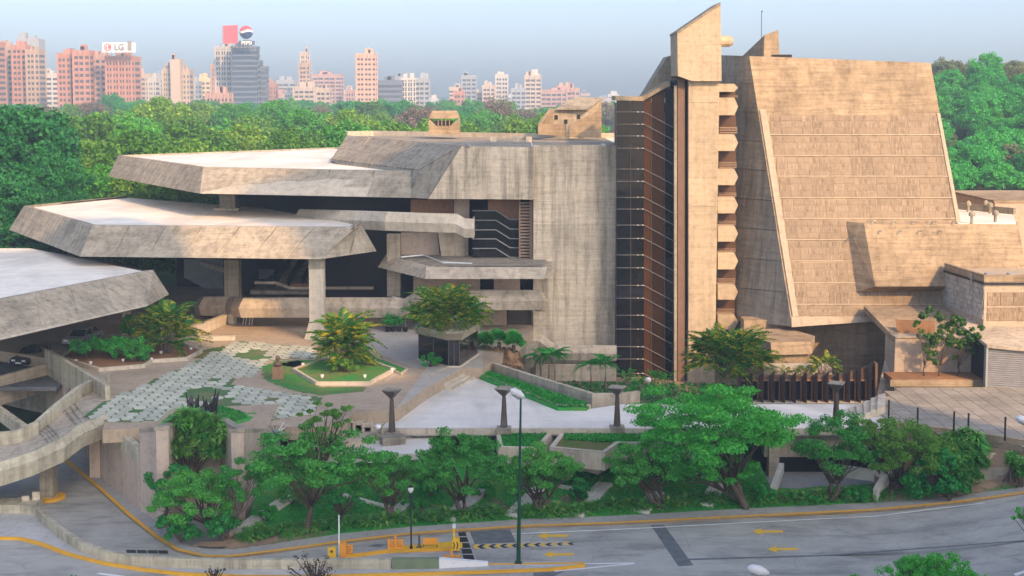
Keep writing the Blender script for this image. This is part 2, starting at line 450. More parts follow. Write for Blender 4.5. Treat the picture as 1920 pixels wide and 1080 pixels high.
# ---- garden ground behind the sidewalk
fx = [p.x for p in Bp[:13]][::-1]; fy = [p.y for p in Bp[:13]][::-1]; fzz = [p.z for p in Bp[:13]][::-1]
def gz(x, y):
    y0 = np.interp(x, fx, fy); t = np.clip((np.asarray(y) - y0) / 8.0, 0, 1.3)
    up = 1.15 + .6 * sstep(29, 33, np.asarray(x, float))
    return np.interp(x, fx, fzz) - .02 + t * up
def onground(px, py):
    z = .4
    for _ in range(10):
        p = atz(px, py, z); z = float(gz(p.x, p.y))
    return atz(px, py, z)
gx = np.linspace(fx[0], fx[-1], 120); nv = 9; mb = MB()
for j in range(nv):
    for x in gx:
        y0 = float(np.interp(x, fx, fy)); y = y0 + (11.0 if x < 27 else 6.5) * j / (nv - 1)
        mb.v.append((x, y, float(gz(x, y)) + (.05 * math.sin(x * 2.1 + j) if 0 < j else 0)))
for j in range(nv - 1):
    for i in range(len(gx) - 1):
        a = j * len(gx) + i
        if 17.3 < gx[i] < 26.6 and j > 1: continue
        mb.f.append((a, a + 1, a + len(gx) + 1, a + len(gx)))
struct('garden_bed', mb, M['lawn'], fixn=False)
def inpoly(x, y, poly):
    c = False; n = len(poly)
    for i in range(n):
        x1, y1 = poly[i][0], poly[i][1]; x2, y2 = poly[i-1][0], poly[i-1][1]
        if (y1 > y) != (y2 > y) and x < (x2 - x1) * (y - y1) / (y2 - y1) + x1: c = not c
    return c
def drape(poly, fz, dz, step=.3, jit=.1):
    xs_ = [p[0] for p in poly]; ys_ = [p[1] for p in poly]; mb = MB(); r = random.Random(3)
    nx = max(2, int((max(xs_) - min(xs_)) / step)); ny = max(2, int((max(ys_) - min(ys_)) / step))
    idx = {}
    def vert(i, j):
        if (i, j) not in idx:
            x = min(xs_) + step * i + r.uniform(-jit, jit); y = min(ys_) + step * j + r.uniform(-jit, jit)
            idx[i, j] = len(mb.v); mb.v.append((x, y, float(fz(x, y)) + dz))
        return idx[i, j]
    for i in range(nx):
        for j in range(ny):
            if inpoly(min(xs_) + step * (i + .5), min(ys_) + step * (j + .5), poly):
                mb.f.append((vert(i, j), vert(i+1, j), vert(i+1, j+1), vert(i, j+1)))
    return mb
def gp(lst): return [onground(x, y) for x, y in lst]
for lst in ([(350,1022),(500,1005),(575,998),(640,996),(560,1012),(440,1030)], [(890,955),(930,935),(985,935),(960,968),(900,972)],
            [(780,948),(830,945),(850,965),(790,972)], [(1020,938),(1070,925),(1075,945),(1030,955)], [(1800,930),(1830,905),(1930,880),(1930,905)],
            [(1640,890),(1700,885),(1700,925),(1640,930)]):
    struct('soil_patch', drape(gp(lst), gz, .03, .22), M['dirt'], fixn=False)

# ---- dark asphalt repairs, drain, arrows, chevrons: thin sheets on the road
def sheet(name, lst, m, z=.005, lab=None):
    return struct(name, MB().slab([onroad(x, y) + Vector((0, 0, z)) for x, y in lst], (0, 0, -.003)), m, lab)
sheet('asphalt_patch', [(1220,985),(1245,984),(1300,1060),(1272,1062)], M['patch'])
sheet('asphalt_patch', [(880,995),(955,991),(968,1017),(890,1020)], M['patch'])
sheet('asphalt_patch', [(1000,1074),(1060,1070),(1040,1080),(1000,1090)], M['patch'])
def arrow(px, py, ln=58):
    P = [(0,0),(20,-7),(17,-2.2),(ln,-2.6),(ln,1.6),(17,2.0),(21,7)]
    o = struct('arrow_marking', MB().slab([onroad(px + x, py + y) + Vector((0, 0, .012)) for x, y in P], (0, 0, -.003)), M['arrow_yellow'])
for a in ((1007,1005),(1018,1040),(1410,997),(1438,1030)): arrow(*a)
for i in range(9):
    x0 = 886 + i * 21; y0 = 1025 - i * .7; k = 1 - i * .05
    for j, m in ((0, M['yellow_clean']), (10, M['black'])):
        P = [(0,0),(7,-4.2*k),(14,-4.2*k),(7,0),(14,4.2*k),(7,4.2*k)]
        sheet('chevron_marking', [(x0 + j + x, y0 + y) for x, y in P], m)
sheet('oil_stain', [(690,1024),(706,1020),(725,1021),(712,1026)], M['patch'])
sheet('oil_stain', [(800,1014),(812,1012),(818,1014),(806,1016)], M['patch'])
sheet('gutter_grate', [(1482,963),(1512,961.5),(1516,964.5),(1486,966.5)], M['black'], .009)
sheet('repair_strip', [(1275,1048),(1560,1040),(1930,1012),(1930,1014),(1560,1042.5),(1276,1051)], M['patch'])
tip = G([(1090,1058),(1190,1056.5)], 0); tip2 = G([(1040,1072),(1190,1057.5)], 0)
struct('lane_line', MB().sweep([p + Vector((0,0,.004)) for p in tip], [(0,0),(0,.004),(.14,.004),(.14,0)])
       .sweep([p + Vector((0,0,.004)) for p in tip2], [(0,0),(0,.004),(.14,.004),(.14,0)]), M['white_paint'])
sheet('lane_line', [(188,1074),(235,1080),(228,1083),(180,1076)], M['white_paint'])
sheet('lane_line', [(1900,1076),(1930,1066),(1935,1069),(1905,1080)], M['white_paint'])
# drain grating: a pale frame with five dark squares
dg = thing('drain_grating', atz(882, 1022, 0), 'slanted row of square black drain covers set in pale frames across the road', 'drain cover')
mb = MB(); mb.slab([atz(x, y, 0) + Vector((0,0,.008)) for x, y in [(855,995),(873,995),(893,1051),(868,1051)]], (0,0,-.007)); part('frame', mb, M['walk_pale'], dg)
for i in range(5):
    f0, f1 = (i + .08) / 5, (i + .92) / 5
    q = [(857 + 11*f0 + 1.2, 995.5 + 55*f0), (873 + 19*f0 - 1.2, 995.5 + 55*f0), (873 + 19*f1 - 1.2, 995.5 + 55*f1), (857 + 11*f1 + 1.2, 995.5 + 55*f1)]
    part('grate', MB().slab([atz(x, y, 0) + Vector((0,0,.013)) for x, y in q], (0,0,-.004)), M['black'], dg)
sg = thing('drain_grating', atz(280, 1035, 0), 'narrow dark drain channel across the ramp beside the curved low wall', 'drain cover')
for i in range(4):
    q = [(236 + i*20, 1031 + .4*i), (254 + i*20, 1031 + .4*i), (256 + i*20, 1037 + .4*i), (238 + i*20, 1037 + .4*i)]
    part('grate', MB().slab([atz(x, y, 0) + Vector((0,0,.012)) for x, y in q], (0,0,-.010)), M['black'], sg)

# ---- front pavement, its yellow kerb and the curved low wall
WT = [(-280,962),(30,962),(66,966),(80,982),(110,1008),(150,1034),(198,1052),(250,1060),(330,1065),(420,1067),(520,1067.5),(633,1067),(733,1067)]
Wp = G(WT, .13)
FK = [(-280,1005),(-40,1009),(40,1011),(80,1021),(130,1040),(200,1058),(270,1069),(340,1077),(450,1082),(560,1083),(640,1081),(760,1078),(890,1074),(1030,1069),(1095,1061)]
Fp = G(FK, 0)
struct('kerb', MB().sweep(Fp[::-1], [(0,0),(0,.15),(.22,.15),(.22,0)]).sweep(G([(915,1061),(1000,1060),(1095,1058)],0), [(0,0),(0,.15),(-.2,.15),(-.2,0)]), M['yellow'])
poly = [(p.x, p.y) for p in Fp] + [(p.x, p.y + .1) for p in G([(1090,1057),(915,1060),(733,1065),(633,1065),(420,1065),(250,1058),(150,1032),(80,980),(66,963),(-280,959)], 0)]
struct('pavement', MB().prism(poly, 0, .125), M['walk_pale'])
lw = thing('low_wall', Wp[8], 'curved low concrete wall separating the ramp from the pavement, its end painted green and white', 'wall')
pr = [(0,0),(0,.54),(.34,.54),(.34,0)]
part('wall_body', MB().sweep(Wp, pr), M['conc_green'], lw)
part('painted_section', MB().sweep([p + Vector((.02,-.01,0)) for p in G([(734,1067),(780,1066.5),(822,1066)], .13)], [(0,0),(0,.56),(.36,.56),(.36,0)]), plain('sage_green_paint', (.17,.22,.13), .8), lw, label='sage green painted section of the wall')
e0, e1 = G([(823.5,1066),(915,1061.5)], .13)
mb = MB(); mb.add([e0, e0+Vector((0,.4,0)), e1+Vector((0,.3,0)), e1, e0+Vector((0,0,.54)), e0+Vector((0,.4,.54)), e1+Vector((0,.3,.2)), e1+Vector((0,0,.2))],
                  [(0,3,2,1),(4,5,6,7),(0,1,5,4),(1,2,6,5),(2,3,7,6),(3,0,4,7)])
part('wall_end', mb, M['white_paint'], lw, label='white painted tapering end of the wall')

# ================================================================ PLAZA LEVELS
# upper plaza: a podium, solid down to the ground, open only over the garage passage
pl = G([(208,748),(192,806),(268,802),(330,792),(440,790),(545,800),(640,800),(660,775),(745,766),(800,727),(868,690),(905,690)], PZ)
back = [(2.0, 128.0), (2.0, 158), (-60, 158), (-60, 128)]
lft = G([(90,672)], PZ)
poly = [(p.x, p.y) for p in pl] + back + [(p.x, p.y) for p in lft]
pz_ob = struct('plaza_floor', MB().prism(poly, PZ - .9, PZ), M['plaza'])
# podium body under the plaza
poly2 = [(p.x, p.y) for p in G([(200,806),(268,806),(330,800),(440,800),(520,806)], PZ - 1)] + [(-15.5, 108), (2, 127), (2, 157.9), (-59, 157.9), (-59, 129)] + [(p.x + .3, p.y) for p in lft]
struct('podium', MB().prism(poly2, -.05, PZ - .9), M['conc_dark'])
# grey sett paving in front of the wing
gpv = G([(700,606),(905,606),(905,640),(905,690),(868,690),(800,727),(745,766),(700,735),(745,694),(775,690),(690,655)], PZ)
struct('sett_paving', MB().prism([(p.x, p.y) for p in gpv], PZ, PZ + .012), M['grey_pave'])
ramp = G([(608,741),(695,734),(748,700),(770,692),(800,690),(745,764),(640,772),(612,758)], PZ)
struct('ramp_paving', MB().prism([(p.x, p.y) for p in ramp], PZ + .001, PZ + .024), M['plaza'])
# grass patches on the plaza
pzf = lambda x, y: PZ
for lst, m in (([(490,688),(520,676),(560,676),(600,700),(600,725),(690,726),(680,738),(600,742),(540,730),(495,712)], 'lawn_mid'),
               ([(448,664),(470,658),(500,660),(478,672),(450,672)], 'moss'), ([(345,735),(400,730),(420,742),(360,748)], 'moss'),
               ([(360,662),(420,648),(430,656),(380,672),(350,672)], 'lawn_dry'), ([(520,684),(560,675),(590,676),(560,690)], 'lawn')):
    struct('grass_patch', drape(G(lst, PZ), pzf, .015, .3), M[m], fixn=False)

# hexagonal pavers, one object each, set in grass
HP = [(158,780),(215,742),(262,728),(300,706),(345,690),(420,652),(446,640),(588,652),(592,672),(560,672),(505,676),(488,690),(470,705),(440,712),(432,722),(520,736),(600,745),(598,772),(500,790),(430,764),(330,768),(300,790),(200,792)]
HO = [[(340,738),(360,728),(415,728),(430,742),(380,752),(345,750)], [(440,668),(470,655),(505,658),(480,674)], [(395,752),(440,748),(445,762),(400,764)]]
hp = [(p.x, p.y) for p in G(HP, PZ)]; ho = [[(p.x, p.y) for p in G(h, PZ)] for h in HO]
struct('paver_grass', drape(hp, pzf, .012, .4, 0), M['moss'], fixn=False)
me_list = []
for s in range(3):
    mb = MB(); a, b = .455, .80
    pts = [(-a, -b*.45), (0, -b), (a, -b*.45), (a, b*.45), (0, b), (-a, b*.45)]
    pts = [(-a*1.02, 0), (-a*.52, -b*.58), (a*.52, -b*.58), (a*1.02, 0), (a*.52, b*.58), (-a*.52, b*.58)]
    top = [(x*.97, y*.97, .05) for x, y in pts]; mb.loft([(x, y, 0) for x, y in pts], top)
    me_list.append(mb.mesh('paver', M['paver']))
cx0, cx1 = min(p[0] for p in hp), max(p[0] for p in hp); cy0, cy1 = min(p[1] for p in hp), max(p[1] for p in hp)
cand = []; sx, sy = .80, 1.06; i = 0; x = cx0
while x < cx1:
    y = cy0 + (sy / 2 if i % 2 else 0)
    while y < cy1:
        if inpoly(x, y, hp) and not any(inpoly(x, y, h) for h in ho): cand.append((x, y))
        y += sy
    x += sx; i += 1
cand.sort(key=lambda p: p[1])
far = cand[295:]; 
for q, (x, y) in enumerate(cand[:295]):
    if rnd.random() < .012: continue
    o = link('paver', me_list[q % 3], pz_ob); o.location = (x + rnd.uniform(-.02,.02), y + rnd.uniform(-.02,.02), PZ + rnd.uniform(-.008, .012))
    o.rotation_euler.z = rnd.uniform(-.03, .03)
if far:
    mb = MB()
    for x, y in far:
        a, b = .46, .82; pts = [(-a*1.02, 0), (-a*.52, -b*.58), (a*.52, -b*.58), (a*1.02, 0), (a*.52, b*.58), (-a*.52, b*.58)]
        mb.loft([(x+u, y+v, PZ) for u, v in pts], [(x+u*.97, y+v*.97, PZ+.05) for u, v in pts])
    part('paver', mb, M['paver'], pz_ob, kind='stuff')

# lower pale floor, its front edge beam with joints
wf = G([(715,803),(742,768),(800,727),(868,690),(890,700),(1045,766),(1110,766),(1165,758),(1660,758),(1660,803)], WZ)
wfl = struct('terrace_floor', MB().prism([(p.x, p.y) for p in wf], WZ - .55, WZ), M['white_floor'])
fe = G([(715,803),(1660,803)], WZ)
n = 22
for i in range(n):
    a = fe[0].lerp(fe[1], i / n); b = fe[0].lerp(fe[1], (i + 1) / n)
    part('edge_stone', MB().box(a.x + .015, b.x - .015, a.y - .32, a.y - .004, WZ - .38, WZ + .03), M['conc_pale'], wfl)
# dark passage below: back wall and piers
struct('passage_wall', MB().box(-16, 32, 103.5, 104, -.05, WZ - .55), M['conc_dark'])
for px in (760, 1000, 1240, 1455, 1660):
    x = xat(px, 94.5)
    struct('passage_pier', MB().box(x - .35, x + .35, 94, 95, .1, WZ - .551), M['conc'])
struct('passage_wall', MB().box(16.9, 27.5, 95.4, 95.7, -.2, WZ - .552), M['dark'])  # near-black sheet, shade of the entrance void put into its colour
# lower pale terrace on the left of it
lt = G([(600,850),(640,820),(660,817),(812,817),(800,850),(655,852)], 3.2)
struct('lower_terrace', MB().prism([(p.x, p.y) for p in lt], 2.6, 3.2), M['white_floor'])
struct('lower_terrace', MB().prism([(p.x, p.y) for p in G([(540,806),(720,806),(720,812),(600,845),(540,830)], 3.6)], 3.0, 3.6), M['conc'])

# stairs: upper plaza -> pale floor
st = thing('stair', atz(830, 705, WZ), 'short pale stair from the grey setts down to the pale terrace', 'stairs')
a0, a1 = atz(795, 728, WZ), atz(868, 691, WZ)
dv = (a1 - a0); nv_ = Vector((dv.y, -dv.x, 0)).normalized()
for i in range(6):
    o0 = nv_ * (.42 * i) + Vector((0, 0, 0)); z1 = PZ + .03 - .15 * i
    q = [a0 + o0, a1 + o0, a1 + o0 + nv_ * .42, a0 + o0 + nv_ * .42]
    part('step', MB().prism([(p.x, p.y) for p in q], WZ - .2, z1), M['conc_pale'], st)
st = thing('stair', atz(690, 785, WZ), 'wide stone stair at the left end of the pale terrace', 'stairs')
for i in range(5):
    q = G([(722 - i*17, 768 + i*.5), (745 - i*17, 766 + i*.5), (712 - i*17, 801), (684 - i*17, 801)], WZ)
    part('step', MB().prism([(p.x, p.y) for p in q], WZ - .6, WZ + .16 * i * 1.0 - .02), M['conc_pale'], st)

# planters in front of the pale terrace
def planter(pts, z, zb, wt, soil, lab, nm='planter', base=None, cat='planter', rim=M['conc_pale']):
    P = [(p.x, p.y) for p in G(pts, z)]; I = inset(P, wt)
    c = Vector((sum(p[0] for p in P)/len(P), sum(p[1] for p in P)/len(P), zb))
    t = thing(nm, c, lab, cat)
    n = len(P)
    for i in range(n):
        j = (i + 1) % n
        q = [P[i], P[j], (I[j].x, I[j].y), (I[i].x, I[i].y)]
        part('rim', MB().prism(q, zb, z), rim, t)
    part('soil', MB().prism([(p.x, p.y) for p in inset(P, wt - .02)], zb + .02, z - .12), soil, t)
    return t, P
PLN = [planter([(935,838),(930,808),(1040,806),(1010,840)], 3.62, 2.4, .3, M['lawn'], 'long concrete planter of bright ground cover below the middle bowl lamp'),
       planter([(1030,838),(1055,806),(1320,806),(1330,830),(1160,830),(1135,848)], 3.62, 2.4, .3, M['lawn_dry'], 'angular concrete planter with half dry grass below the pale terrace')]
b0 = G([(1030,838),(1135,848)], 3.62); b1 = G([(1160,830)], 3.62)[0]
pb = thing('planter_wall', Vector((b0[1].x, b0[1].y, 1.6)), 'big board marked concrete planter front tapering down over the dark passage', 'wall')
bb = [at(1062, 875, 90.6), at(1122, 890, 89.7), at(1150, 872, 91.6)]
part('wall_face', MB().add([b0[0]+Vector((0,-.02,-.02)), b0[1]+Vector((0,-.02,-.02)), b1+Vector((.02,-.02,-.02))] + bb + [p + Vector((0,1.2,0)) for p in bb], [(0,1,4,3),(1,2,5,4),(3,4,7,6),(4,5,8,7)]), M['conc_green'], pb)
# green sloping strip behind the pale floor with its two walls
gs = G([(872,688),(892,702),(1046,764),(1100,764),(1108,758),(884,684)], WZ + .25)
struct('green_bank', MB().prism([(p.x, p.y) for p in gs], WZ, WZ + .22), M['lawn'])
bw = thing('garden_wall', gs[1], 'low concrete wall between the green bank and the palm court', 'wall')
part('wall_body', MB().sweep(G([(872,680),(985,718),(1110,757),(1165,757),(1200,752)], WZ), [(0,-2.5),(0,.75),(.35,.75),(.35,-2.5)]), M['conc'], bw)
bw = thing('garden_wall', gs[1], 'thin concrete kerb wall along the front of the green bank', 'wall')
part('wall_body', MB().sweep(G([(868,692),(890,704),(1045,767),(1108,767)], WZ), [(0,0),(0,.32),(.2,.32),(.2,0)]), M['conc'], bw)
# sunken court soil
struct('court_soil', MB().prism([(2, 128), (2, 113), (9, 104.2), (31.8, 104.2), (31.8, 134), (2, 134)], 0, .3), M['dirt'])
struct('court_void_shade', MB().box(2.2, 9.6, 126.35, 126.6, .3, 1.5), M['dark'])  # near-black sheet standing in for the shaded void under the parapet

# ---- octagonal kerbed island with lawn, left planting bed
planter([(548,690),(604,672),(660,662),(742,690),(694,716),(592,716)], PZ + .28, PZ, .22, M['lawn_mid'], 'octagonal kerbed grass island around the palm clump in the middle of the plaza', 'plaza_island', cat='planter')
planter([(752,700),(765,690),(700,666),(690,670)], PZ + .2, PZ, .12, M['lawn'], 'narrow green planting trough beside the palm island', 'planting_trough', cat='planter')
planter([(112,668),(185,690),(272,683),(286,674),(352,670),(380,655),(340,640),(240,630),(150,640)], PZ + .3, PZ, .2, M['mulch'], 'kerbed planting bed with shrubs and a tall palm under the lowest canopy', 'planting_bed', cat='planter')

# ---- pit parapets and retaining walls on the left
pt = thing('parapet_wall', atz(150, 705, PZ), 'angled concrete parapet round the ramp pit, tan panels below', 'wall')
c1, c2, c3 = atz(92, 676, PZ), atz(207, 748, PZ), atz(-60, 735, PZ)
part('parapet', MB().sweep([c2, c1], [(0,-1.1),(0,1.0),(.35,1.0),(.35,-1.1)]), M['conc_green'], pt)
nseg = 6
for i in range(nseg):
    a = c2.lerp(c1, i / nseg + .01); b = c2.lerp(c1, (i + 1) / nseg - .01)
    part('wall_panel', MB().sweep([a, b], [(.05,-4.85),(.05,-1.12),(.3,-1.12),(.3,-4.85)]), M['tan'], pt)
pt = thing('parapet_wall', atz(40, 715, PZ), 'short concrete parapet at the far side of the ramp pit', 'wall')
part('parapet', MB().sweep([at(88, 700, 113), at(-60, 742, 106)], [(0,-1.4),(0,.9),(.35,.9),(.35,-1.4)]), M['conc'], pt)
# tan pavilion block with the sculptures on top; a planted notch in its front
tb = thing('garden_pavilion', Vector((-20, 90, 0)), 'tan rendered pavilion with pitched concrete edges and a planted notch in front', 'building')
q = {k: atz(x, y, 0) for k, (x, y) in dict(a=(265,962), b=(308,988), c=(345,955), d=(415,950), e=(448,992), f=(500,948)).items()}
ztop = dict(a=5.5, b=6.35, c=5.9, d=5.9, e=6.3, f=5.15)
def wallseg(p0, p1, z0, z1, z2, z3, th, m, nm, par):
    d = (p1 - p0).normalized(); nn = Vector((-d.y, d.x, 0)) * th
    a, b = Vector((p0.x, p0.y, 0)), Vector((p1.x, p1.y, 0))
    mb = MB().loft([a + Vector((0,0,z0)), b + Vector((0,0,z1)), b + Vector((0,0,z1)) + nn, a + Vector((0,0,z0)) + nn],
                   [a + Vector((0,0,z2)), b + Vector((0,0,z3)), b + Vector((0,0,z3)) + nn, a + Vector((0,0,z2)) + nn])
    return part(nm, mb, m, par)
for k0, k1 in ('ab', 'bc', 'cd', 'de', 'ef'):
    wallseg(q[k0], q[k1], 0, 0, ztop[k0] - .25, ztop[k1] - .25, .4, M['tan'], 'wall', tb)
    wallseg(q[k0] + Vector((0,-.06,0)), q[k1] + Vector((0,-.06,0)), ztop[k0] - .247, ztop[k1] - .247, ztop[k0], ztop[k1], .5, M['conc_dark'], 'coping', tb)
roof = [(q[k].x, q[k].y + .3) for k in 'abcdef'] + [(q['f'].x - .5, q['f'].y + 8), (q['a'].x, q['a'].y + 8)]
part('roof_bed', MB().prism(roof, 3.7, 4.95), M['plaza'], tb)
mc = atz(388, 777, 5.3); mb = MB(); rr_ = random.Random(8)
def moundz(x, y): return 4.93 + .75 * max(0.0, 1 - ((x - mc.x) / 2.9) ** 2 - ((y - mc.y) / 2.3) ** 2)
for j in range(15):
    for i in range(17):
        x_, y_ = mc.x - 3 + 6 * i / 16, mc.y - 2.4 + 4.8 * j / 14; mb.v.append((x_, y_, moundz(x_, y_) + rr_.uniform(-.03, .03)))
for j in range(14):
    for i in range(16):
        a = j * 17 + i; mb.f.append((a, a + 1, a + 18, a + 17))
part('mound', mb, M['lawn'], tb, fixn=False)
# retaining wall from the bridge down to the pavilion
rw = thing('retaining_wall', atz(225, 925, 0), 'tan retaining wall with a concrete band on top along the ramp', 'wall')
w0, w1 = atz(186, 895, 0), atz(264.5, 961, 0)
wallseg(w0, w1, 0, 0, 3.5, 3.1, .4, M['tan'], 'wall_face', rw)
wallseg(w0 + Vector((-.05,-.05,0)), w1 + Vector((-.05,-.05,0)), 3.503, 3.103, 4.6, 4.1, .5, M['conc_green'], 'band', rw)
part('pilaster', MB().box(w0.x - .5, w0.x + .25, w0.y - .5, w0.y + .6, 0, 4.2), M['tan'], rw)
# footbridge
fb = thing('footbridge', atz(90, 860, 0), 'concrete footbridge with two short flights of steps crossing the ramp', 'bridge')
far_ = [at(208, 748, 105), at(152, 768, 99.5), at(105, 792, 95.5), at(72, 815, 93), at(30, 826, 92), at(-60, 830, 91), at(-300, 842, 88.5)]
near = [at(200, 808, 93), at(150, 822, 90), at(115, 855, 88.4), at(60, 880, 87), at(0, 895, 86), at(-60, 908, 85), at(-300, 940, 81.5)]
deckz = [4.75, 4.75, 4.2, 3.7, 3.3, 3.3, 3.3]
fz_ = [Vector((p.x, p.y, z)) for p, z in zip(far_, deckz)]; nz_ = [Vector((p.x, p.y, z)) for p, z in zip(near, deckz)]
for i in range(6):
    part('deck', MB().slab([fz_[i], fz_[i+1], nz_[i+1], nz_[i]], (0, 0, -.7)), M['conc'], fb)
part('parapet', MB().sweep(fz_, [(0,-.75),(0,.85),(-.35,.85),(-.35,-.75)]), M['conc_green'], fb)
part('edge_beam', MB().sweep([p + Vector((0,0,0)) for p in nz_], [(-.0,.35),(.35,-.15),(.2,-1.15),(-.3,-1.15),(-.35,.3)]), M['conc_green'], fb)
for (i, f0) in ((1, .25), (1, .42), (1, .6), (2, .45), (2, .6), (2, .75), (2, .9)):
    a = fz_[i].lerp(fz_[i+1], f0); g0 = max(0, i + f0 - .62); gi = int(g0); b = nz_[gi].lerp(nz_[gi+1], g0 - gi); d = (fz_[i+1] - fz_[i]).normalized() * .18
    part('step', MB().slab([a + Vector((0,0,.09)), a + d + Vector((0,0,.09)), b + d + Vector((0,0,.09)), b + Vector((0,0,.09))], (0,0,-.2)), M['conc_dark'], fb)
pp = atz(92, 935, 0)
part('pier', MB().box(pp.x - .45, pp.x + .45, pp.y - .45, pp.y + .45, 0, 2.7), M['conc_dark'], fb)
part('pier_kerb', MB().lathe((pp.x, pp.y, 0), [(1.05,0),(1.05,.18),(.95,.2),(0.05,.2)], 18), M['yellow'], fb)
lb = thing('concrete_beam', at(10, 790, 100), 'sloping concrete beam crossing the dark pit below the bridge', 'beam')
part('beam', MB().sweep([at(-50, 745, 106), at(20, 795, 103), at(75, 835, 98)], [(0,0),(0,.9),(-.5,.9),(-.5,0)]), M['conc_green'], lb)
solo('kerb_planter', MB().sweep(G([(-280,961),(64,963)], .13), [(0,0),(0,.55),(1.6,.55),(1.6,0)]), M['conc_green'], 'straight concrete planter wall at the foot of the footbridge', 'planter')
for x, y, l in ((68, 936, 'rust marked white concrete block next to the bridge pier'), (48, 938, 'smaller pale concrete block leaning by the planter wall')):
    p = atz(x, y, .68); solo('concrete_block', MB().rbox((p.x, p.y), .45, .3, p.z - .6, p.z + (.5 if x == 68 else .3), .3), M['conc_pale'], l, 'block')

# ---- right terrace
rt = [(p.x, p.y) for p in G([(1650,760),(1672,735),(1690,725),(1960,725),(2100,760),(2100,850),(1925,834),(1800,815),(1668,800)], 4.0)]
rto = struct('tiled_terrace', MB().prism(rt, .0, 3.96), M['conc_hall'])
P0 = 1.12
ys0 = min(p[1] for p in rt); n = 0
tile_me = MB().box(-P0/2+.025, P0/2-.025, -P0/2+.025, P0/2-.025, 0, .05).mesh('tile', concrete('terrace_tile', (.31,.285,.245), 0, 0, .3, .2))
for i in range(60):
    for j in range(26):
        x, y = 27 + i * P0, ys0 + j * P0
        if inpoly(x, y, rt) and n < 295 and x < (y / F * 1010):
            o = link('tile', tile_me, rto); o.location = (x, y, 3.955 + rnd.uniform(0, .01)); n += 1
par = thing('terrace_parapet', atz(1800, 830, 3), 'low concrete parapet along the outer edge of the tiled terrace', 'wall')
part('wall_body', MB().sweep(G([(1668,800),(1800,816),(1925,836),(2100,860)], 4.0), [(0,-1.2),(0,.35),(.3,.35),(.3,-1.2)]), M['conc_hall'], par)
Tt = G([(1640,825),(1668,814),(1800,830),(1925,849),(2100,874)], 3.72); Bb = [Bp[4] + Vector((0,.1,0)), Bp[3].lerp(Bp[4], .6), Bp[2] + Vector((.3,.1,0)), Bp[1], Bp[0]]
mb = MB(); nj = 14; rr_ = random.Random(2)
for j in range(nj + 1):
    for i in range(41):
        f = i / 40 * 4; k_ = min(3, int(f)); f -= k_
        a_ = Bb[k_].lerp(Bb[k_+1], f); b_ = Tt[k_].lerp(Tt[k_+1], f); v_ = a_.lerp(b_, j / nj)
        mb.v.append((v_.x, v_.y, a_.z - .01 + (3.72 - a_.z) * (j / nj) + (rr_.uniform(-.09, .09) if 0 < j < nj else 0)))
for j in range(nj):
    for i in range(40):
        a_ = j * 41 + i; mb.f.append((a_, a_ + 1, a_ + 42, a_ + 41))
struct('soil_bank', mb, M['dirt'], fixn=False)
for i, (a, b, z) in enumerate((((1800,856),(1925,862),3.1), ((1800,885),(1925,888),2.3))):
    t = thing('terrace_wall', atz(a[0], a[1], z), ('upper' if i == 0 else 'lower') + ' of two low retaining walls stepping down the soil bank', 'wall')
    part('wall_body', MB().sweep([atz(*a, z), atz(b[0] + 60, b[1], z)], [(0,-1.2),(0,.3),(.3,.3),(.3,-1.2)]), M['conc'], t)
ax = atz(1668, 800, 4).x
for i in range(5):
    pass
cs = thing('curved_stair', atz(1640, 770, 3), 'short stair with pale treads climbing from the pale terrace to the tiled terrace', 'stairs')
for i in range(5):
    q_ = G([(1590 + i*14, 768 - i*3), (1604 + i*14, 765 - i*3), (1612 + i*12, 786 - i*2), (1596 + i*12, 789 - i*2)], WZ)
    part('step', MB().prism([(p.x, p.y) for p in q_], WZ - .3, WZ + .12 + .13 * i), M['conc_pale'], cs)
# fence posts and wires
fpo = [(1666,784),(1720,802),(1788,812),(1815,817),(1884,825)]
ft = [ (1666,755),(1720,763),(1788,770),(1815,773),(1884,780)]
labs = ['beside the curved stair', 'on the second spot from the stair', 'just left of the closely paired post', 'just right of the closely paired post', 'nearest the right picture edge']
labs = ['thin black fence post where the terrace parapet meets the stair', 'thin black fence post standing alone between the stair and the paired posts',
        'left of the two closely paired black fence posts', 'right of the two closely paired black fence posts', 'thin black fence post farthest from the stair']
pts = []
for (a, b), (c, d), l in zip(fpo, ft, labs):
    p = atz(a, b, 4.3); h = max(1.3, (b - d) * p.y / F)
    solo('fence_post', MB().rbox((p.x, p.y), .1, .1, 4.25, p.z + h), M['black_metal'], l, 'fence post', 'fence posts on the terrace parapet'); pts.append((p, h))
mb = MB()
for k in (.25, .5, .75, .95):
    mb.tube([p + Vector((0, 0, h * k)) for p, h in pts], .012, 4)
solo('fence_wire', mb, M['steel'], 'four thin wires strung between the black fence posts', 'fence wire')

# ---- recessed ramp opening below the right part
rp = thing('garage_entrance', onground(1550, 905), 'dark garage entrance with white side walls behind the garden trees', 'entrance')
a, b = onground(1452, 935), onground(1645, 938)
part('entrance_floor', MB().slab([a + Vector((0,0,.1)), b + Vector((0,0,.1)), Vector((27.0, 95.39, .42)), Vector((17.0, 95.39, .42))], (0,0,-.3)), M['walk'], rp)
part('side_wall', MB().sweep([a, atz(1470, 885, 1.4)], [(0,0),(0,.6),(.35,.6),(.35,0)]), M['path_white'], rp)
part('side_wall', MB().sweep([b + Vector((-.3,0,0)), atz(1655, 905, 1.3), atz(1580, 895, 1.3)], [(0,0),(0,.75),(-.35,.75),(-.35,0)]), M['path_white'], rp)
p = at(1550, 885, 95)
part('lintel', MB().box(17.5, 26.5, 94.4, 95.38, 1.75, 3.34), M['conc'], rp)

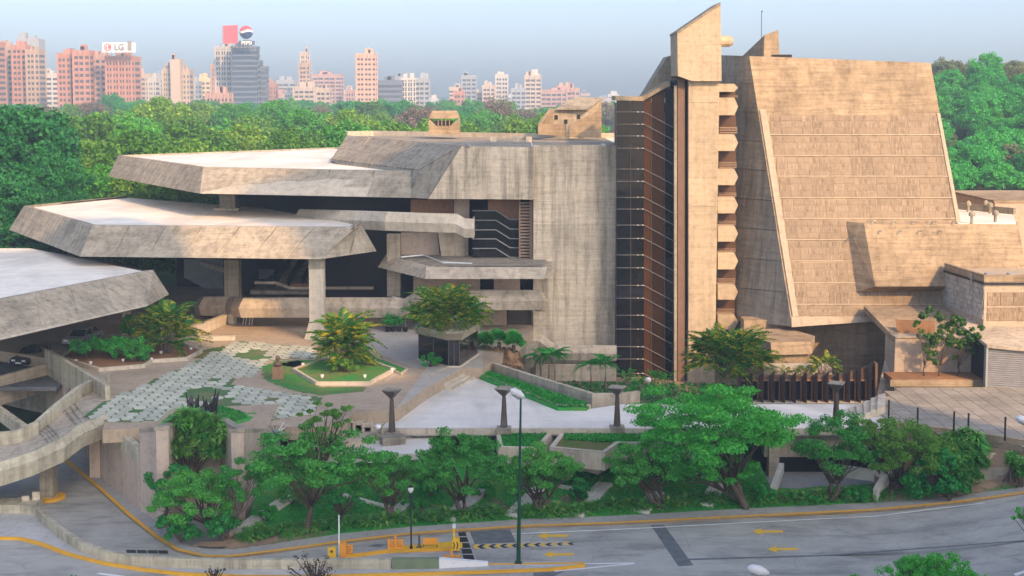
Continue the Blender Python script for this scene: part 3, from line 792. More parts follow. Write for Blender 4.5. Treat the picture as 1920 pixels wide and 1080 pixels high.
# ================================================================ THEATRE
def pslab(name, pxs, Y, th, m, par, label=None, kind=None):
    """outline on the vertical plane at depth Y, extruded th metres back"""
    return part(name, MB().slab([at(x, y, Y) for x, y in pxs], (0, th, 0)), m, par, kind, label)

def canopy(name, bot, top, zb, zt, joints, label, m=None, deck=None, group=None):
    """bot/top: outline pixels of the lower and upper edge; joints: panels per edge"""
    m = m or M['conc_fascia']
    b = G(bot, zb); t = G(top, zt); n = len(b)
    cx = sum(p.x for p in b) / n; cy = sum(p.y for p in b) / n
    root = thing(name, (cx, cy, zb), label, 'canopy roof', group)
    ib, it = inset(b, .03), inset(t, .03); it2 = inset(t, .40)
    part('core', MB().loft([(p.x, p.y, zb + .03) for p in ib], [(p.x, p.y, zt - .28) for p in it]), M['conc_pale'], root)
    part('roof_deck', MB().prism([(p.x, p.y) for p in it2], zt - .28, zt - .2), deck or M['white_roof'], root)
    for i in range(n):
        j = (i + 1) % n; k = joints[i]
        if not k: continue
        e = (b[j] - b[i]); L_ = e.length; g = .035 / L_
        for q in range(k):
            f0, f1 = q / k + (g if q else 0), (q + 1) / k - (g if q < k - 1 else 0)
            B0, B1 = b[i].lerp(b[j], f0), b[i].lerp(b[j], f1); T0, T1 = t[i].lerp(t[j], f0), t[i].lerp(t[j], f1)
            def inn(P, ring, iring):
                a, c = ring[i], ring[j]; f = (P - a).length / max(1e-6, (c - a).length)
                u = iring[i].lerp(iring[j], f); return Vector((u.x, u.y, P.z))
            i40b, i40t = inset(b, .40), it2
            part('fascia_panel', MB().loft([B0, B1, inn(B1, b, i40b), inn(B0, b, i40b)], [T0, T1, inn(T1, t, i40t), inn(T0, t, i40t)]), m, root)
    return root

# ---- upper roof (left wing of the theatre): long flat canopy
RZB, RZT = 17.0, 19.4
r1 = canopy('upper_canopy', [(203,331),(375,363),(768,371),(850,371),(850,325),(420,322)], [(222,291),(381,313),(786,321),(855,321),(850,277),(640,275),(272,286)][:1] + [(381,313),(786,321),(862,321),(862,290),(640,276)],
            RZB, RZT, [5, 5, 1, 0, 0, 4], 'topmost long flat concrete canopy with white roof joining the theatre wing', deck=M['white_roof'])
# ---- middle canopy
r2 = canopy('middle_canopy', [(17,431),(150,481),(601,486),(706,471),(655,425),(480,395),(230,380)], [(45,386),(173,422),(661,426),(676,418),(640,410),(498,386),(240,367)],
            12.15, 14.75, [5, 7, 2, 0, 0, 0, 3], 'middle polygonal concrete canopy with white roof resting on a flared column')
def col(par, px0, px1, Y, y0, y1, m, flare=0, th=1.2, cap=0):
    x0, x1 = at(px0, y0, Y), at(px1, y0, Y); zt, zb = x0.z, zat(y1, Y); w = x1.x - x0.x
    mb = MB(); cx = (x0.x + x1.x) / 2
    if flare: mb.loft([(cx - w/2 - flare, Y - flare*.3, zb), (cx + w/2 + .1, Y - flare*.3, zb), (cx + w/2 + .1, Y + th + .1, zb), (cx - w/2 - flare, Y + th + .1, zb)],
                      [(cx - w/2, Y, zb + 2.0), (cx + w/2, Y, zb + 2.0), (cx + w/2, Y + th, zb + 2.0), (cx - w/2, Y + th, zb + 2.0)]); zb += 2.0
    mb.box(cx - w/2, cx + w/2, Y, Y + th, zb, zt)
    part('column', mb, m, par)
    if cap: part('column_cap', MB().box(cx - w/2 - .02, cx + w/2 + .02, Y - .02, Y + th + .02, zt, 12.2), M['conc_dark'], par)
col(r2, 579, 606, 123.5, 505, 642, M['conc_pale'], .55, 1.3, 1)
col(r2, 420, 447, 134, 488, 620, M['conc_dark'], 0, 1.3)
col(r2, 725, 750, 132, 440, 556, M['conc'], 0, 1.2)
p = at(430, 393, 146)
part('stub_column', MB().box(p.x - .8, p.x + .8, 145, 146.6, 14.7, 17.05), M['conc_dark'], r2)
part('stub_plinth', MB().box(p.x - 1.3, p.x + 1.3, 144.4, 147, 14.6, 14.85), M['conc_pale'], r2)
# ---- lowest canopy
r3 = canopy('lower_canopy', [(-160,672),(0,638),(277,574),(317,552),(255,500),(-300,500)], [(-160,597),(0,561),(247,514),(287,506),(190,487),(62,461),(-250,461)][:4] + [(62,461),(-250,461)],
            9.2, 11.4, [2, 4, 1, 0, 0, 0], 'lowest concrete canopy with bright white roof over the car park, reaching out of frame')
col(r3, 228, 240, 126, 585, 640, M['conc'], 0, .8)
col(r3, 60, 75, 128, 610, 700, M['conc_dark'], 0, .8)

# ---- the wing
wg = thing('theatre_wing', (0, 131, PZ), 'grey concrete theatre wing with stepped balconies and stained wall beside the dark glass bay', 'theatre')
WY = 130.5
x0, x1 = xat(1000, WY), xat(1156, WY)
yb = [272, 330, 378, 421, 474, 527, 560, 605, 657]
for a, b in zip(yb, yb[1:]):
    part('wall_panel', MB().box(x0, x1, WY, WY + 1.0, zat(b, WY) + .012, zat(a, WY) - .012), M['conc_wing'], wg)
part('wall_core', MB().box(x0 + .02, x1 + .3, WY + .03, 158, .3, zat(273.5, WY)), M['conc_dark'], wg)
# upper block: overhanging front, raking left face
A1, A2, A3, A4, A5, A6 = at(865,274,129.3), at(803,373,129.3), at(769,371,131), at(786,320,131.6), at(620,300,152), at(650,255,160)
Fr, Fb = at(1000,276,129.3), at(1000,374,129.3)
mb = MB().add([A1, A2, A3, A4, A5, A6, Fr, Fb, Fr + Vector((0,30,0)), Fb + Vector((0,30,0)), A5 + Vector((0,8,-2))],
              [(0,1,7,6), (0,3,2,1), (0,4,3), (0,5,4), (0,6,8,5), (6,7,9,8), (1,2,10,9,7), (2,3,4,10), (4,5,10), (5,8,9,10)])
part('upper_block', mb, M['conc_dark'], wg, fixn=True)
def fpanel(nm, q, par, m, th=.12):
    n_ = (q[1] - q[0]).cross(q[-1] - q[0]).normalized()
    if n_.y > 0: n_ = -n_
    return part(nm, MB().slab([p_ + n_ * th for p_ in q], -n_ * (th - .01)), m, par)
fpanel('front_panel', [A1 + Vector((.02,0,0)), A2, at(860,373,129.3), at(902,275,129.3)], wg, M['conc_wing'])
fpanel('front_panel', [at(902.6,275,129.3), at(860.6,373,129.3), at(955,373.5,129.3), at(955,276,129.3)], wg, M['conc_wing'])
fpanel('front_panel', [at(955.5,276,129.3), at(955.5,373.5,129.3), Fb, Fr], wg, M['conc_wing'])
for f0, f1 in ((0,.24),(.26,.48),(.50,.74),(.76,.99)):
    q_ = [A4.lerp(A5, f0), A1.lerp(A6, f0), A1.lerp(A6, f1), A4.lerp(A5, f1)]
    fpanel('raking_panel', [q_[0] + (q_[1]-q_[0])*.01, q_[1], q_[2], q_[3] + (q_[2]-q_[3])*.01], wg, M['conc_dark'], .1)
fpanel('raking_panel', [A3, A4, A1.lerp(A2, .02), A2], wg, M['conc_dark'], .06)
# roof of the wing
rz = 21.85
q_ = [Vector((A1.x + .3, 129.8, rz)), Vector((Fr.x, 129.8, rz)), Vector((Fr.x, 131.0, rz)), Vector((9.7, 131.0, rz)), Vector((12, 158, rz)), atz(1060,262,rz), atz(700,256,rz)]
part('roof_deck', MB().prism([(p.x, p.y) for p in q_], rz - .3, rz), M['white_roof'], wg)
part('roof_parapet', MB().sweep([atz(652,255,rz), atz(700,254,rz), atz(1065,261,rz), Vector((13,157,rz))], [(0,-.4),(0,.55),(.35,.55),(.35,-.4)]), M['conc_pale'], wg)
for a, b in (((925,262),(930,268)), ((968,262),(974,270)), ((992,262),(998,270))):
    p = atz(a[0], a[1] + 4, rz); part('roof_block', MB().box(p.x - .3, p.x + .3, p.y - .5, p.y + .4, rz, rz + .55), M['conc_pale'], wg)
for x in (878, 1130):
    p = at(x, 275, 129.2); part('floodlight', MB().lathe((p.x, p.y, p.z), [(.05,-.05),(.28,.02),(.3,.22),(.12,.3)], 10), M['louvre'], wg)
# recess behind the balconies
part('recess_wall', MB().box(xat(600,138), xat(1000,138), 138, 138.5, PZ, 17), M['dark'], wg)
pslab('timber_panel', [(915,374),(974,374),(974,414),(955,414),(930,399),(915,399)], 132.6, .2, M['terra'], wg)
pslab('timber_panel', [(770,374),(850,374),(850,400),(770,400)], 135, .2, M['terra'], wg)
pslab('recess_panel', [(851,374),(880,374),(880,410),(851,410)], 133, .2, M['tan'], wg)
pslab('recess_panel', [(752,436),(820,436),(826,500),(752,500)], 134.5, .3, M['tan'], wg)
pslab('recess_panel', [(820,430),(878,436),(878,498),(830,498)], 133.4, .3, M['conc'], wg)
# zigzag stair window
gl = [395, 413, 431, 448, 466, 492]
for i in range(5):
    a, b = gl[i], gl[i+1]
    pn = pslab('window', [(886,a+1.0),(930,a+1),(958,a+17),(974,a+17),(974,min(493,b+16)),(958,min(493,b+16)),(930,b),(886,b)], 132.0 - .002*i, .06, M['glass'], wg)
    mb = MB().tube([at(886,a,131.95), at(930,a,131.95), at(956,a+16.5,131.95), at(974,a+16.5,131.95)], .055, 4)
    part('window_rail', mb, M['louvre'], wg)
for i in range(20):
    y = 379 + i * 5.85
    part('louvre_slat', MB().box(xat(975,131.3), xat(994,131.3), 131.3, 131.6, zat(y + 3.4, 131.3), zat(y, 131.3)), M['brown_louvre'], wg)
pslab('louvre_frame', [(973,374),(976,374),(976,496),(973,496)], 131.2, .5, M['brown_louvre'], wg)
pslab('louvre_frame', [(993,374),(999,374),(999,496),(993,496)], 131.2, .5, M['brown_louvre'], wg)
pslab('wall_panel', [(976,374),(999,374),(999,496),(976,496)], 131.8, .3, M['dark'], wg)

BAL = [(-.12, 1.05), (0, 1.0), (.42, .35), (.22, -.35), (-.5, -.4), (-.5, -.2), (-.12, -.2)]
def balcony(nm, pxs, Ys, par, m, k=1.0, label=None, zoff=0):
    pth = [at(x, y, Y) + Vector((0,0,zoff)) for (x, y), Y in zip(pxs, Ys)]
    prof = [(-o * k, (z - 1.05) * k) for o, z in BAL]
    return part(nm, MB().sweep(pth, prof), m, par, label=label)
# path goes left to right, so the outer side (toward the camera) is the negative offset
balcony('balcony', [(560,392),(640,394),(726,397),(783,399),(856,401),(872,410),(889,410)], [140,134,129.2,129,128.8,128.6,128.6], wg, M['conc_pale'], 1.25)
part('balcony_end', MB().box(xat(886,128.9), xat(889,128.9), 128.6, 133, zat(446,128.9), zat(411,128.9)), M['conc_pale'], wg)
balcony('balcony', [(735,556),(757,560),(788,541),(800,543),(1010,544),(1018,547)], [128,127.5,126.6,126.6,126.6,128.5], wg, M['conc'], 1.3)
balcony('balcony', [(968,624),(1012,624),(1040,646),(1156,648)], [128.8,128.8,128.4,128.4], wg, M['conc'], 1.0)
# sloped ledge roof
bz, tz_ = zat(522, 124.5), zat(500, 125.4)
Lb = [(708,501),(797,523),(1020,523),(1037,517)]; Lt = [(722,480),(800,500),(1026,501),(1034,512)]
lb_, lt_ = G(Lb, bz), G(Lt, tz_)
lt_[3] = Vector((lb_[3].x - .1, lb_[3].y, tz_ - .5))
backr = [Vector((xat(1035,131), 131.2, 0)), Vector((xat(730,138), 137, 0))]
part('ledge_roof', MB().loft(lb_ + [Vector((p.x,p.y,bz)) for p in backr], lt_[:3] + [Vector((lb_[3].x, lb_[3].y + .6, tz_-.4))] + [Vector((p.x,p.y,tz_)) for p in backr]), M['conc'], wg)
part('ledge_deck', MB().prism([(p.x, p.y) for p in inset([(p.x,p.y) for p in lt_[:3]] + [(p.x, p.y) for p in backr], .5)], tz_, tz_ + .03), M['conc_dark'], wg)
mb = MB().tube([atz(752,482,tz_+.3), atz(795,478,tz_+.3), atz(830,492,tz_+.3), atz(885,494,tz_+.3)], .07, 5); part('ledge_rail', mb, M['white_metal'], wg)
# storeys below
LY = 131
pslab('storey_wall', [(775,520),(900,520),(900,560),(775,560)], LY, .3, M['pink'], wg)
pslab('window', [(900,520),(925,520),(925,550),(900,550)], LY + .3, .1, M['glass'], wg)
pslab('storey_wall', [(926,520),(975,520),(975,560),(926,560)], LY, .3, M['pink'], wg)
pslab('window', [(975,520),(1012,520),(1012,550),(975,550)], LY + .3, .1, M['glass'], wg)
pslab('storey_wall', [(895,578),(950,578),(950,628),(895,628)], LY, .3, M['pink'], wg)
wn = pslab('window', [(952,578),(996,578),(996,628),(952,628)], LY + .3, .1, plain('dim_brown_glass', (.10,.07,.05), .3), wg)
for x in (960, 967, 974, 981, 988):
    part('window_bar', MB().box(xat(x,131.1), xat(x+1.2,131.1), 131.1, 131.2, zat(627,131.1), zat(580,131.1)), M['brown_metal'], wn)
pslab('storey_wall', [(996,578),(1014,578),(1014,628),(996,628)], LY, .3, M['conc_dark'], wg)
pslab('storey_wall', [(700,606),(778,600),(778,622),(700,622)], 134, .2, M['dark'], wg)
pslab('lower_wall', [(1050,668),(1156,668),(1156,690),(1050,690)], 130.6, .2, M['terra'], wg)
pslab('lower_wall', [(900,640),(985,640),(985,712),(900,712)], 130.0, .2, M['pink'], wg)
for x in (905, 945):
    pslab('window', [(x,655),(x+18,655),(x+18,676),(x,676)], 129.95, .06, M['glass'], wg)
mb = MB().sweep([at(984,700,128), at(1005,684,126), at(1156,684,126)], [(0,-1.55),(0,0),(.3,0),(.3,-1.55)])
part('court_parapet', mb, M['conc'], wg)
# interior below the canopies: floors, escalator, railings, columns
it_ = thing('foyer', (-20, 140, PZ), 'shadowed open foyer under the canopies with escalator, railing and grey windows', 'foyer')
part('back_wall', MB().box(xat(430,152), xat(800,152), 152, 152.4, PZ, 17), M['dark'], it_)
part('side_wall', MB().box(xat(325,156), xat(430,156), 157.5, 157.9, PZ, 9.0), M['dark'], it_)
pslab('glass_wall', [(345,486),(418,486),(418,541),(385,541),(345,520)], 155, .1, plain('pale_grey_glazing', (.30,.34,.36), .2), it_)
pslab('window', [(485,505),(515,505),(508,523),(485,523)], 150, .1, M['glass_blue'], it_)
pslab('window', [(556,510),(576,505),(576,532),(553,532)], 150, .1, M['glass_blue'], it_)
pslab('window', [(608,504),(631,504),(631,530),(608,530)], 150, .1, M['glass_blue'], it_)
e0, e1 = at(535, 530, 141), at(565, 482, 147)
for dx in (-1.1, .3, 1.7):
    part('escalator_rail', MB().sweep([e0 + Vector((dx,0,0)), e1 + Vector((dx,0,0))], [(-.06,-.5),(-.06,.5),(.06,.5),(.06,-.5)]), M['black_metal'], it_)
part('escalator', MB().sweep([e0 + Vector((.3,.2,-.4)), e1 + Vector((.3,.2,-.4))], [(-1.5,-.4),(-1.5,.1),(1.5,.1),(1.5,-.4)]), M['conc_dark'], it_)
part('railing', MB().sweep([at(477,530,138), at(517,530,138), at(543,540,137), at(700,540,137)], [(0,-.15),(0,.12),(.3,.12),(.3,-.15)]), M['conc_pale'], it_)
part('mezzanine_floor', MB().box(xat(470,139), xat(740,139), 138.5, 151, zat(552,138.5), zat(545,138.5)), M['conc_dark'], it_)
part('timber_rail', MB().box(xat(545,139.5), xat(700,139.5), 139.5, 139.7, zat(538,139.5), zat(532,139.5)), M['terra'], it_)
part('sloped_beam', MB().sweep([at(375,493,150), at(420,506,147)], [(0,-.3),(0,.15),(.4,.15),(.4,-.3)]), M['conc_pale'], it_)
balcony('balcony', [(372,557),(382,556),(430,556),(456,558),(585,558),(660,558),(735,558)], [140,134,134,129,129,129,128.2], it_, M['conc'], 1.32)
for i, x in enumerate((455, 467)):
    for dx in (0, .25):
        q0 = at(x, 610, 131); part('trestle', MB().tube([q0 + Vector((dx,0,0)), q0 + Vector((dx + .15,0,.9))], .04, 4), M['white_metal'], it_)
lw1 = thing('plaza_bench_wall', atz(400, 635, PZ), 'low sunlit concrete bench walls at the foot of the foyer', 'bench wall')
part('bench', MB().sweep([atz(362,630,PZ), atz(424,604,PZ), atz(444,606,PZ)], [(0,0),(0,.9),(-.5,.9),(-.5,0)]), M['conc_pale'], lw1)
part('bench', MB().sweep([atz(350,637,PZ), atz(442,636,PZ)], [(0,0),(0,.35),(-.6,.35),(-.6,0)]), M['conc_pale'], lw1)

# ---- planted pavilion in front of the wing
pv = thing('planted_pavilion', (-4, 116, PZ), 'small glazed pavilion with an angular concrete planter roof carrying a big palm', 'pavilion')
zb_, zt_ = 7.05, 8.05
rb = G([(779,625),(838,638),(866,638),(901,616),(880,600),(800,600)], zb_); rtp = G([(778,610),(838,625),(868,624),(901,604),(880,590),(800,590)], zt_)
part('roof_planter', MB().loft(rb, rtp), M['conc_pale'], pv)
gb = inset(rb, .25)
part('glass_box', MB().loft([(p.x,p.y,PZ) for p in gb], [(p.x,p.y,zb_ + .02) for p in gb]), M['glass'], pv)
for i in range(4):
    a, b = gb[i], gb[(i+1) % 6]
    for f in (0, .5):
        p = a.lerp(b, f); part('mullion', MB().rbox((p.x, p.y), .07, .07, PZ, zb_), M['brown_metal'], pv)
part('plinth', MB().loft([(p.x,p.y,PZ) for p in inset(rb,.1)], [(p.x,p.y,PZ+.12) for p in inset(rb,.1)]), M['conc_pale'], pv)

# ---- dark glass stair bay
gbay = thing('glazed_stair_bay', (10.5, 128, 0), 'tall dark glass stair bay with zigzag floor lines between wing and tower', 'stair bay')
YB = 128.5
part('bay_core', MB().prism([(xat(1157,YB), YB + .12), (xat(1207,YB), YB + .12), (xat(1262,127.2), 127.3), (xat(1266,127.2), 133), (xat(1157,YB), 133)], 0, zat(193,YB)), M['black'], gbay)
lines = [183, 210, 233, 255, 278, 317, 340, 370, 392, 422, 447, 478, 502, 535, 559, 591, 617, 650, 673, 700, 725]
def bayp(u, y):
    if u <= 1207: return at(u, y, YB)
    f = (u - 1207) / 55.0; return at(u, y + 29 * f, YB - 1.3 * f)
GB2 = mk_glass('bronze_glow_dim', (.055, .028, .015), .10)  # weaker inner glow put into the pane colour
for a, b in zip(lines, lines[1:]):
    for u0, u1, m in ((1156,1182,M['glass']), (1183,1207,M['glass']), (1207.5,1221,M['glass_bronze']), (1222,1246,GB2), (1247,1262,M['glass'])):
        sh = lambda y, u: y - (29 * (u - 1207) / 55 + (u - 1225) * .35 if (a == 183 and y == 183 and u > 1207) else 0)
        q_ = [bayp(u0, a + .6), bayp(u1, a + .6), bayp(u1, b - .6), bayp(u0, b - .6)]
        if a == 183: q_[0].z += max(0, (u0 - 1207)) * .042; q_[1].z += max(0, (u1 - 1207)) * .042
        part('glass_pane', MB().slab(q_, (0, .06, 0)), m, gbay)
for y in lines[1:-1]:
    part('mullion', MB().tube([bayp(1156, y) + Vector((0,-.05,0)), bayp(1207, y) + Vector((0,-.05,0)), bayp(1262, y) + Vector((0,-.05,0))], .04, 4), M['bay_metal'], gbay)
    for u in (1196, 1205): 
        pp = bayp(u, y); part('bracket', MB().rbox((pp.x, pp.y - .1), .10, .08, pp.z - .03, pp.z + .05), M['white_metal'], gbay)
for u in (1182.5, 1221.5, 1246.5):
    a, b = bayp(u, 190), bayp(u, 725); part('mullion', MB().tube([a + Vector((0,-.04,0)), b + Vector((0,-.04,0))], .035, 4), M['brown_metal'], gbay)
c = [at(1154,180,YB-.2), at(1206,181,YB-.2), at(1256,152,127)]
mb = MB()
for i in range(2):
    mb.slab([c[i], c[i+1], c[i+1] + Vector((0,0,-.4)), c[i] + Vector((0,0,-.4))], (0, 5, 0))
part('roof_cap', mb, M['conc_hall'], gbay)

# ---- stair tower
tw = thing('stair_tower', (16.5, 127, 0), 'tall pale concrete stair tower with a slanted pointed top block', 'tower')
TY = 126.0
jy = [150, 192, 267, 333, 387, 441, 494, 553, 640, 735]
for a, b in zip(jy, jy[1:]):
    xr = lambda y: 1349 - 7 * (y - 150) / 450
    q_ = [at(1291,a,TY) + Vector((0,0,-.012)), at(xr(a),a,TY) + Vector((0,0,-.012)), at(xr(b),b,TY) + Vector((0,0,.012)), at(1291,b,TY) + Vector((0,0,.012))]
    part('shaft_panel', MB().slab(q_, (0, 1.0, 0)), M['conc_tower'], tw)
part('shaft_core', MB().box(xat(1291,TY) + .03, xat(1341,TY), TY + .04, TY + 5, 0, zat(153,TY)), M['conc_dark'], tw)
part('top_block', MB().slab([at(x,y,125.4) for x, y in [(1270,63),(1351,7),(1353,152),(1297,152),(1271,142)]], (0, 5.5, 0)), M['conc_tower'], tw)
part('coping', MB().slab([at(x,y,125.3) for x, y in [(1269,60),(1351,4),(1351.5,8),(1269.5,64)]], (0, 5.7, 0)), M['conc_dark'], tw)
part('dark_recess', MB().box(xat(1263,126.9), xat(1292,126.9), 126.9, 131, 0, zat(150,126.9)), M['black'], tw)
pslab('recess_column', [(1271,148),(1284,148),(1284,735),(1271,735)], 126.4, .5, plain('brown_column_paint', (.20,.12,.08), .7), tw)
pslab('recess_column', [(1264,160),(1269.5,160),(1269.5,735),(1264,735)], 126.4, .5, M['conc_dark'], tw)
part('rear_slope', MB().slab([at(x,y,132) for x, y in [(1204,184),(1252,106),(1275,100),(1275,184)]], (0, 4, 0)), M['conc_dark'], tw)
s0 = at(1350, 78, 126.5)
pth = [s0 + Vector((-.2,0,.02)), s0 + Vector((.85,0,.02)), s0 + Vector((1.15,0,.05))]
part('rain_spout', MB().tube(pth, [.5,.5,.36], 12), M['conc_tower'], tw)
mb = MB().lathe((s0.x, s0.y, s0.z), [(.1,0)], 4) if False else None
# window column on the right of the tower
wy0 = [(172,183),(216,252),(283,317),(347,370),(400,423),(453,474),(505,533),(562,590)]
prev = 157
for i, (a, b) in enumerate(wy0 + [(618,619)]):
    ym = (prev + a) / 2
    xl = 1346
    part('spandrel', MB().slab([at(x,y,126.7) for x, y in [(xl,prev),(1377,prev),(1384,ym),(1377,a),(xl,a)]], (0, 4, 0)), M['conc_tower'], tw)
    prev = b
    if i < 8:
        wn = pslab('window', [(xl,a),(1380,a),(1380,b),(xl,b)], 128.2, .3, plain('brown_window', (.11,.06,.035), .4) if i == 0 else bpy.data.materials['brown_window'], tw)
        hgt = b - a
        for k in range(3):
            y = a + hgt * (.62 + k * .125)
            part('louvre', MB().box(xat(xl,127.9), xat(1379,127.9), 127.9, 128.15, zat(y + hgt*.075,127.9), zat(y,127.9)), M['brown_louvre'], wn)

# ---- the sloping concert hall
hl = thing('concert_hall', (32, 130, PZ), 'huge leaning concrete concert hall faced with ribbed panels', 'theatre')
B0, T0 = at(1485,612,121), at(1405,105,131)
EX = Vector((1,0,0)); EY = (T0 - B0); EY = Vector((0, EY.y, EY.z)).normalized(); EN = EX.cross(EY).normalized()
if EN.y > 0: EN = -EN
def hp_(px, py, off=0): return atp(px, py, B0, EN) + EN * off
front = [hp_(1405,105), hp_(1745,118), hp_(1832,600), hp_(1672,600), hp_(1485,612)]
mb = MB(); bk = Vector((0, 30, 0))
part('hall_body', mb.slab(front, bk), M['conc_hall'], hl)
part('hall_base', MB().box(21.6, 40, 128.2, 150, 0, 6.0), M['conc_dark'], hl)
fl0, fl1, fl2, fl3 = at(1350,103,138), at(1405.5,104.5,131), at(1485.5,612.5,121), at(1382,602,128)
fl_y = [0, .11, .22, .33, .44, .55, .66, .77, .88, 1]
for f0, f1 in zip(fl_y, fl_y[1:]):
    q_ = [fl0.lerp(fl3, f0 + .001), fl1.lerp(fl2, f0 + .001), fl1.lerp(fl2, f1 - .001), fl0.lerp(fl3, f1 - .001)]
    part('flank_panel', MB().slab([p + Vector((-.03,-.03,0)) for p in q_], (.35, .6, 0)), M['conc_fascia'], hl)
rowy = [213, 253, 292, 331, 371, 410, 450, 490, 531, 571, 593]
O = hp_(1490, 593)
def uv(px, py): d = hp_(px, py) - O; return d.x, d.dot(EY)
NCOL = 16
pm = []
for s in range(6):
    r = random.Random(50 + s); mb = MB(); mb.box(0.005, .995, 0, 1, 0, .03); lite = []
    nx = 8; motif = s % 3 == 2
    for (y0, y1) in ((.03, .33), (.36, .64), (.67, .97)):
        if motif and y0 != .36:
            mb.box(.02 if s == 2 else .0, .98 if s == 2 else .98, y0 + .04, y1 - .03, .031, .052); continue
        for i in range(nx):
            if r.random() < .12: continue
            h_ = (y1 - y0) * r.choice([.6, .8, 1, 1]); o_ = r.random() * (y1 - y0 - h_); n0 = len(mb.f)
            mb.box((i + .18) / nx, (i + .80) / nx, y0 + o_, y0 + o_ + h_, .031, r.choice([.042, .05, .062]))
            if r.random() < (.55 if motif else .3): lite += list(range(n0, n0 + 6))
    me = mb.mesh('cladding_panel', M['conc_clad']); me.materials.append(M['conc_rib'])
    for i in lite: me.polygons[i].material_index = 1
    pm.append(me)
for k in range(len(rowy) - 1):
    uL0, v1 = uv(1434 + 56 * (rowy[k] - 212) / 381, rowy[k]); uR0, _ = uv(1757 + 41 * (rowy[k] - 215) / 200, rowy[k])
    uL1, v0 = uv(1434 + 56 * (rowy[k+1] - 212) / 381, rowy[k+1]); uR1, _ = uv(1757 + 41 * (rowy[k+1] - 215) / 200, rowy[k+1])
    uL, uR = (uL0 + uL1) / 2 + .35, (uR0 + uR1) / 2
    wd = (uR - uL) / NCOL
    for i in range(NCOL):
        o = link('cladding_panel', pm[(i % 4 // 2) * 3 + rnd.choice([0, 1]) if i % 4 in (0, 3) else (2 if i % 4 == 1 else 5)], hl)
        mt = Matrix((EX * wd, EY * (v1 - v0 - .16), EN)).transposed().to_4x4()
        mt.translation = O + EX * (uL + wd * i) + EY * (v0 + .02) - Vector(hl.location)
        o.matrix_local = mt
    y = rowy[k + 1]
    if k < len(rowy) - 2:
        l0, r0 = uv(1434 + 56 * (y - 212) / 381, y), uv(1757 + 41 * (y - 215) / 200, y)
        q_ = [O + EX * l0[0] + EY * (l0[1] - .045), O + EX * r0[0] + EY * (r0[1] - .045), O + EX * r0[0] + EY * (r0[1] + .045), O + EX * l0[0] + EY * (l0[1] + .045)]
        part('cladding_rail', MB().slab([p + EN * .09 for p in q_], -EN * .08), M['conc_strip'], hl)
part('edge_strip', MB().slab([hp_(x,y,.13) for x, y in [(1424,206),(1436,206),(1497,594),(1486,594)]], -EN * .12), M['conc_strip'], hl)
part('edge_strip', MB().slab([hp_(x,y,.13) for x, y in [(1756,213),(1762,213),(1820,520),(1812,520)]], -EN * .12), M['conc_strip'], hl)
part('base_lip', MB().slab([hp_(x,y,.15) for x, y in [(1483,594.5),(1676,594.5),(1673,601),(1484,614)]], -EN * .14), M['conc_strip'], hl)
# left side joints: proud horizontal courses on the flank
for ya, yb_ in ((176,160),(232,214),(290,270),(345,325),(400,382),(460,440),(520,498),(578,556)):
    pass
# notch wedge on the roof, mast and hatch
a, b, c_, d, e = at(1390,107,158), at(1433,66,148), at(1459,56,148), at(1462,107,148), at(1432,107,148)
bk = Vector((1, 6, 0))
part('roof_wedge', MB().add([a, b, c_, d, e, a + bk, b + bk, c_ + bk, d + bk], [(0,1,4), (1,2,3,4), (0,5,6,1), (1,6,7,2), (2,7,8,3), (5,8,7,6), (0,4,3,8,5)]), M['conc_hall'], hl)
p = at(1468, 106, 140); part('roof_hatch', MB().box(p.x - .9, p.x + .9, 140, 141.5, p.z - .6, p.z + .2), M['black_metal'], hl)
p = at(1428, 70, 156); solo('roof_mast', MB().tube([p + Vector((0,0,-4)), at(1428, 21, 156)], .035, 5).rbox((p.x,p.y), .12, .12, zat(23,156), zat(20,156)), M['black_metal'], 'thin antenna mast on the hall roof behind the concrete wedge', 'antenna')
# protruding block
YT, YD = 123.2, 120.6
tl, tr, br, bl = at(1620,419,YT), at(1908,423,YT), at(1926,500,YD + .5), at(1641,537,YD)
br2 = at(1932,537,YD)
L1, L2 = hp_(1585,415), hp_(1605,548)
mb = MB().add([tl, at(1908,421,YT), br2, bl, L1, L2, at(1908,416,132), hp_(1770,545), Vector((br2.x, 132, br2.z))],
              [(0,1,2,3), (4,0,3,5), (0,4,6,1), (3,2,8,7,5), (1,6,8,2), (4,5,7,8,6)])
part('upper_box', mb, M['conc_hall'], hl)
for x in (1637, 1675, 1712, 1750, 1788):
    p = at(x, 416, 121.5); part('roof_light', MB().tube([p + Vector((-.2,0,-.25)), p + Vector((0,0,.05)), p + Vector((.2,.05,.08)), p + Vector((.25,.05,-.05))], .1, 6), M['conc_dark'], hl)
# soffit, recess walls and the diagonal slab below the hall
S = [hp_(1485,612.5), hp_(1672,601)]
part('soffit', MB().add([S[0], S[1], S[1] + Vector((-1.5,5,.3)), S[0] + Vector((1.0,6,-.2))], [(0,1,2,3)]).slab([S[0] + Vector((0,.05,.1)), S[1] + Vector((0,.05,.1)), S[1] + Vector((0,8,.1)), S[0] + Vector((0,8,.1))], (0,0,.1)), M['conc_hall'], hl)
part('undercroft_wall', MB().slab([at(x,y,124.0) for x, y in [(1395,600),(1690,600),(1690,735),(1395,735)]], (0, 2, 0)), M['conc_hall'], hl)
d0, d1 = at(1641,752,110.5), at(1676,600,119.5)
part('diagonal_wall', MB().add([at(1676,598,119.5), at(1690,598,119.5), at(1674,755,108.5), at(1641,755,108.5), at(1676,640,124), at(1690,640,124), at(1674,755,124), at(1641,755,124)],
     [(0,1,2,3), (0,3,7,4), (1,5,6,2), (4,7,6,5), (0,4,5,1), (3,2,6,7)]), M['conc'], hl)

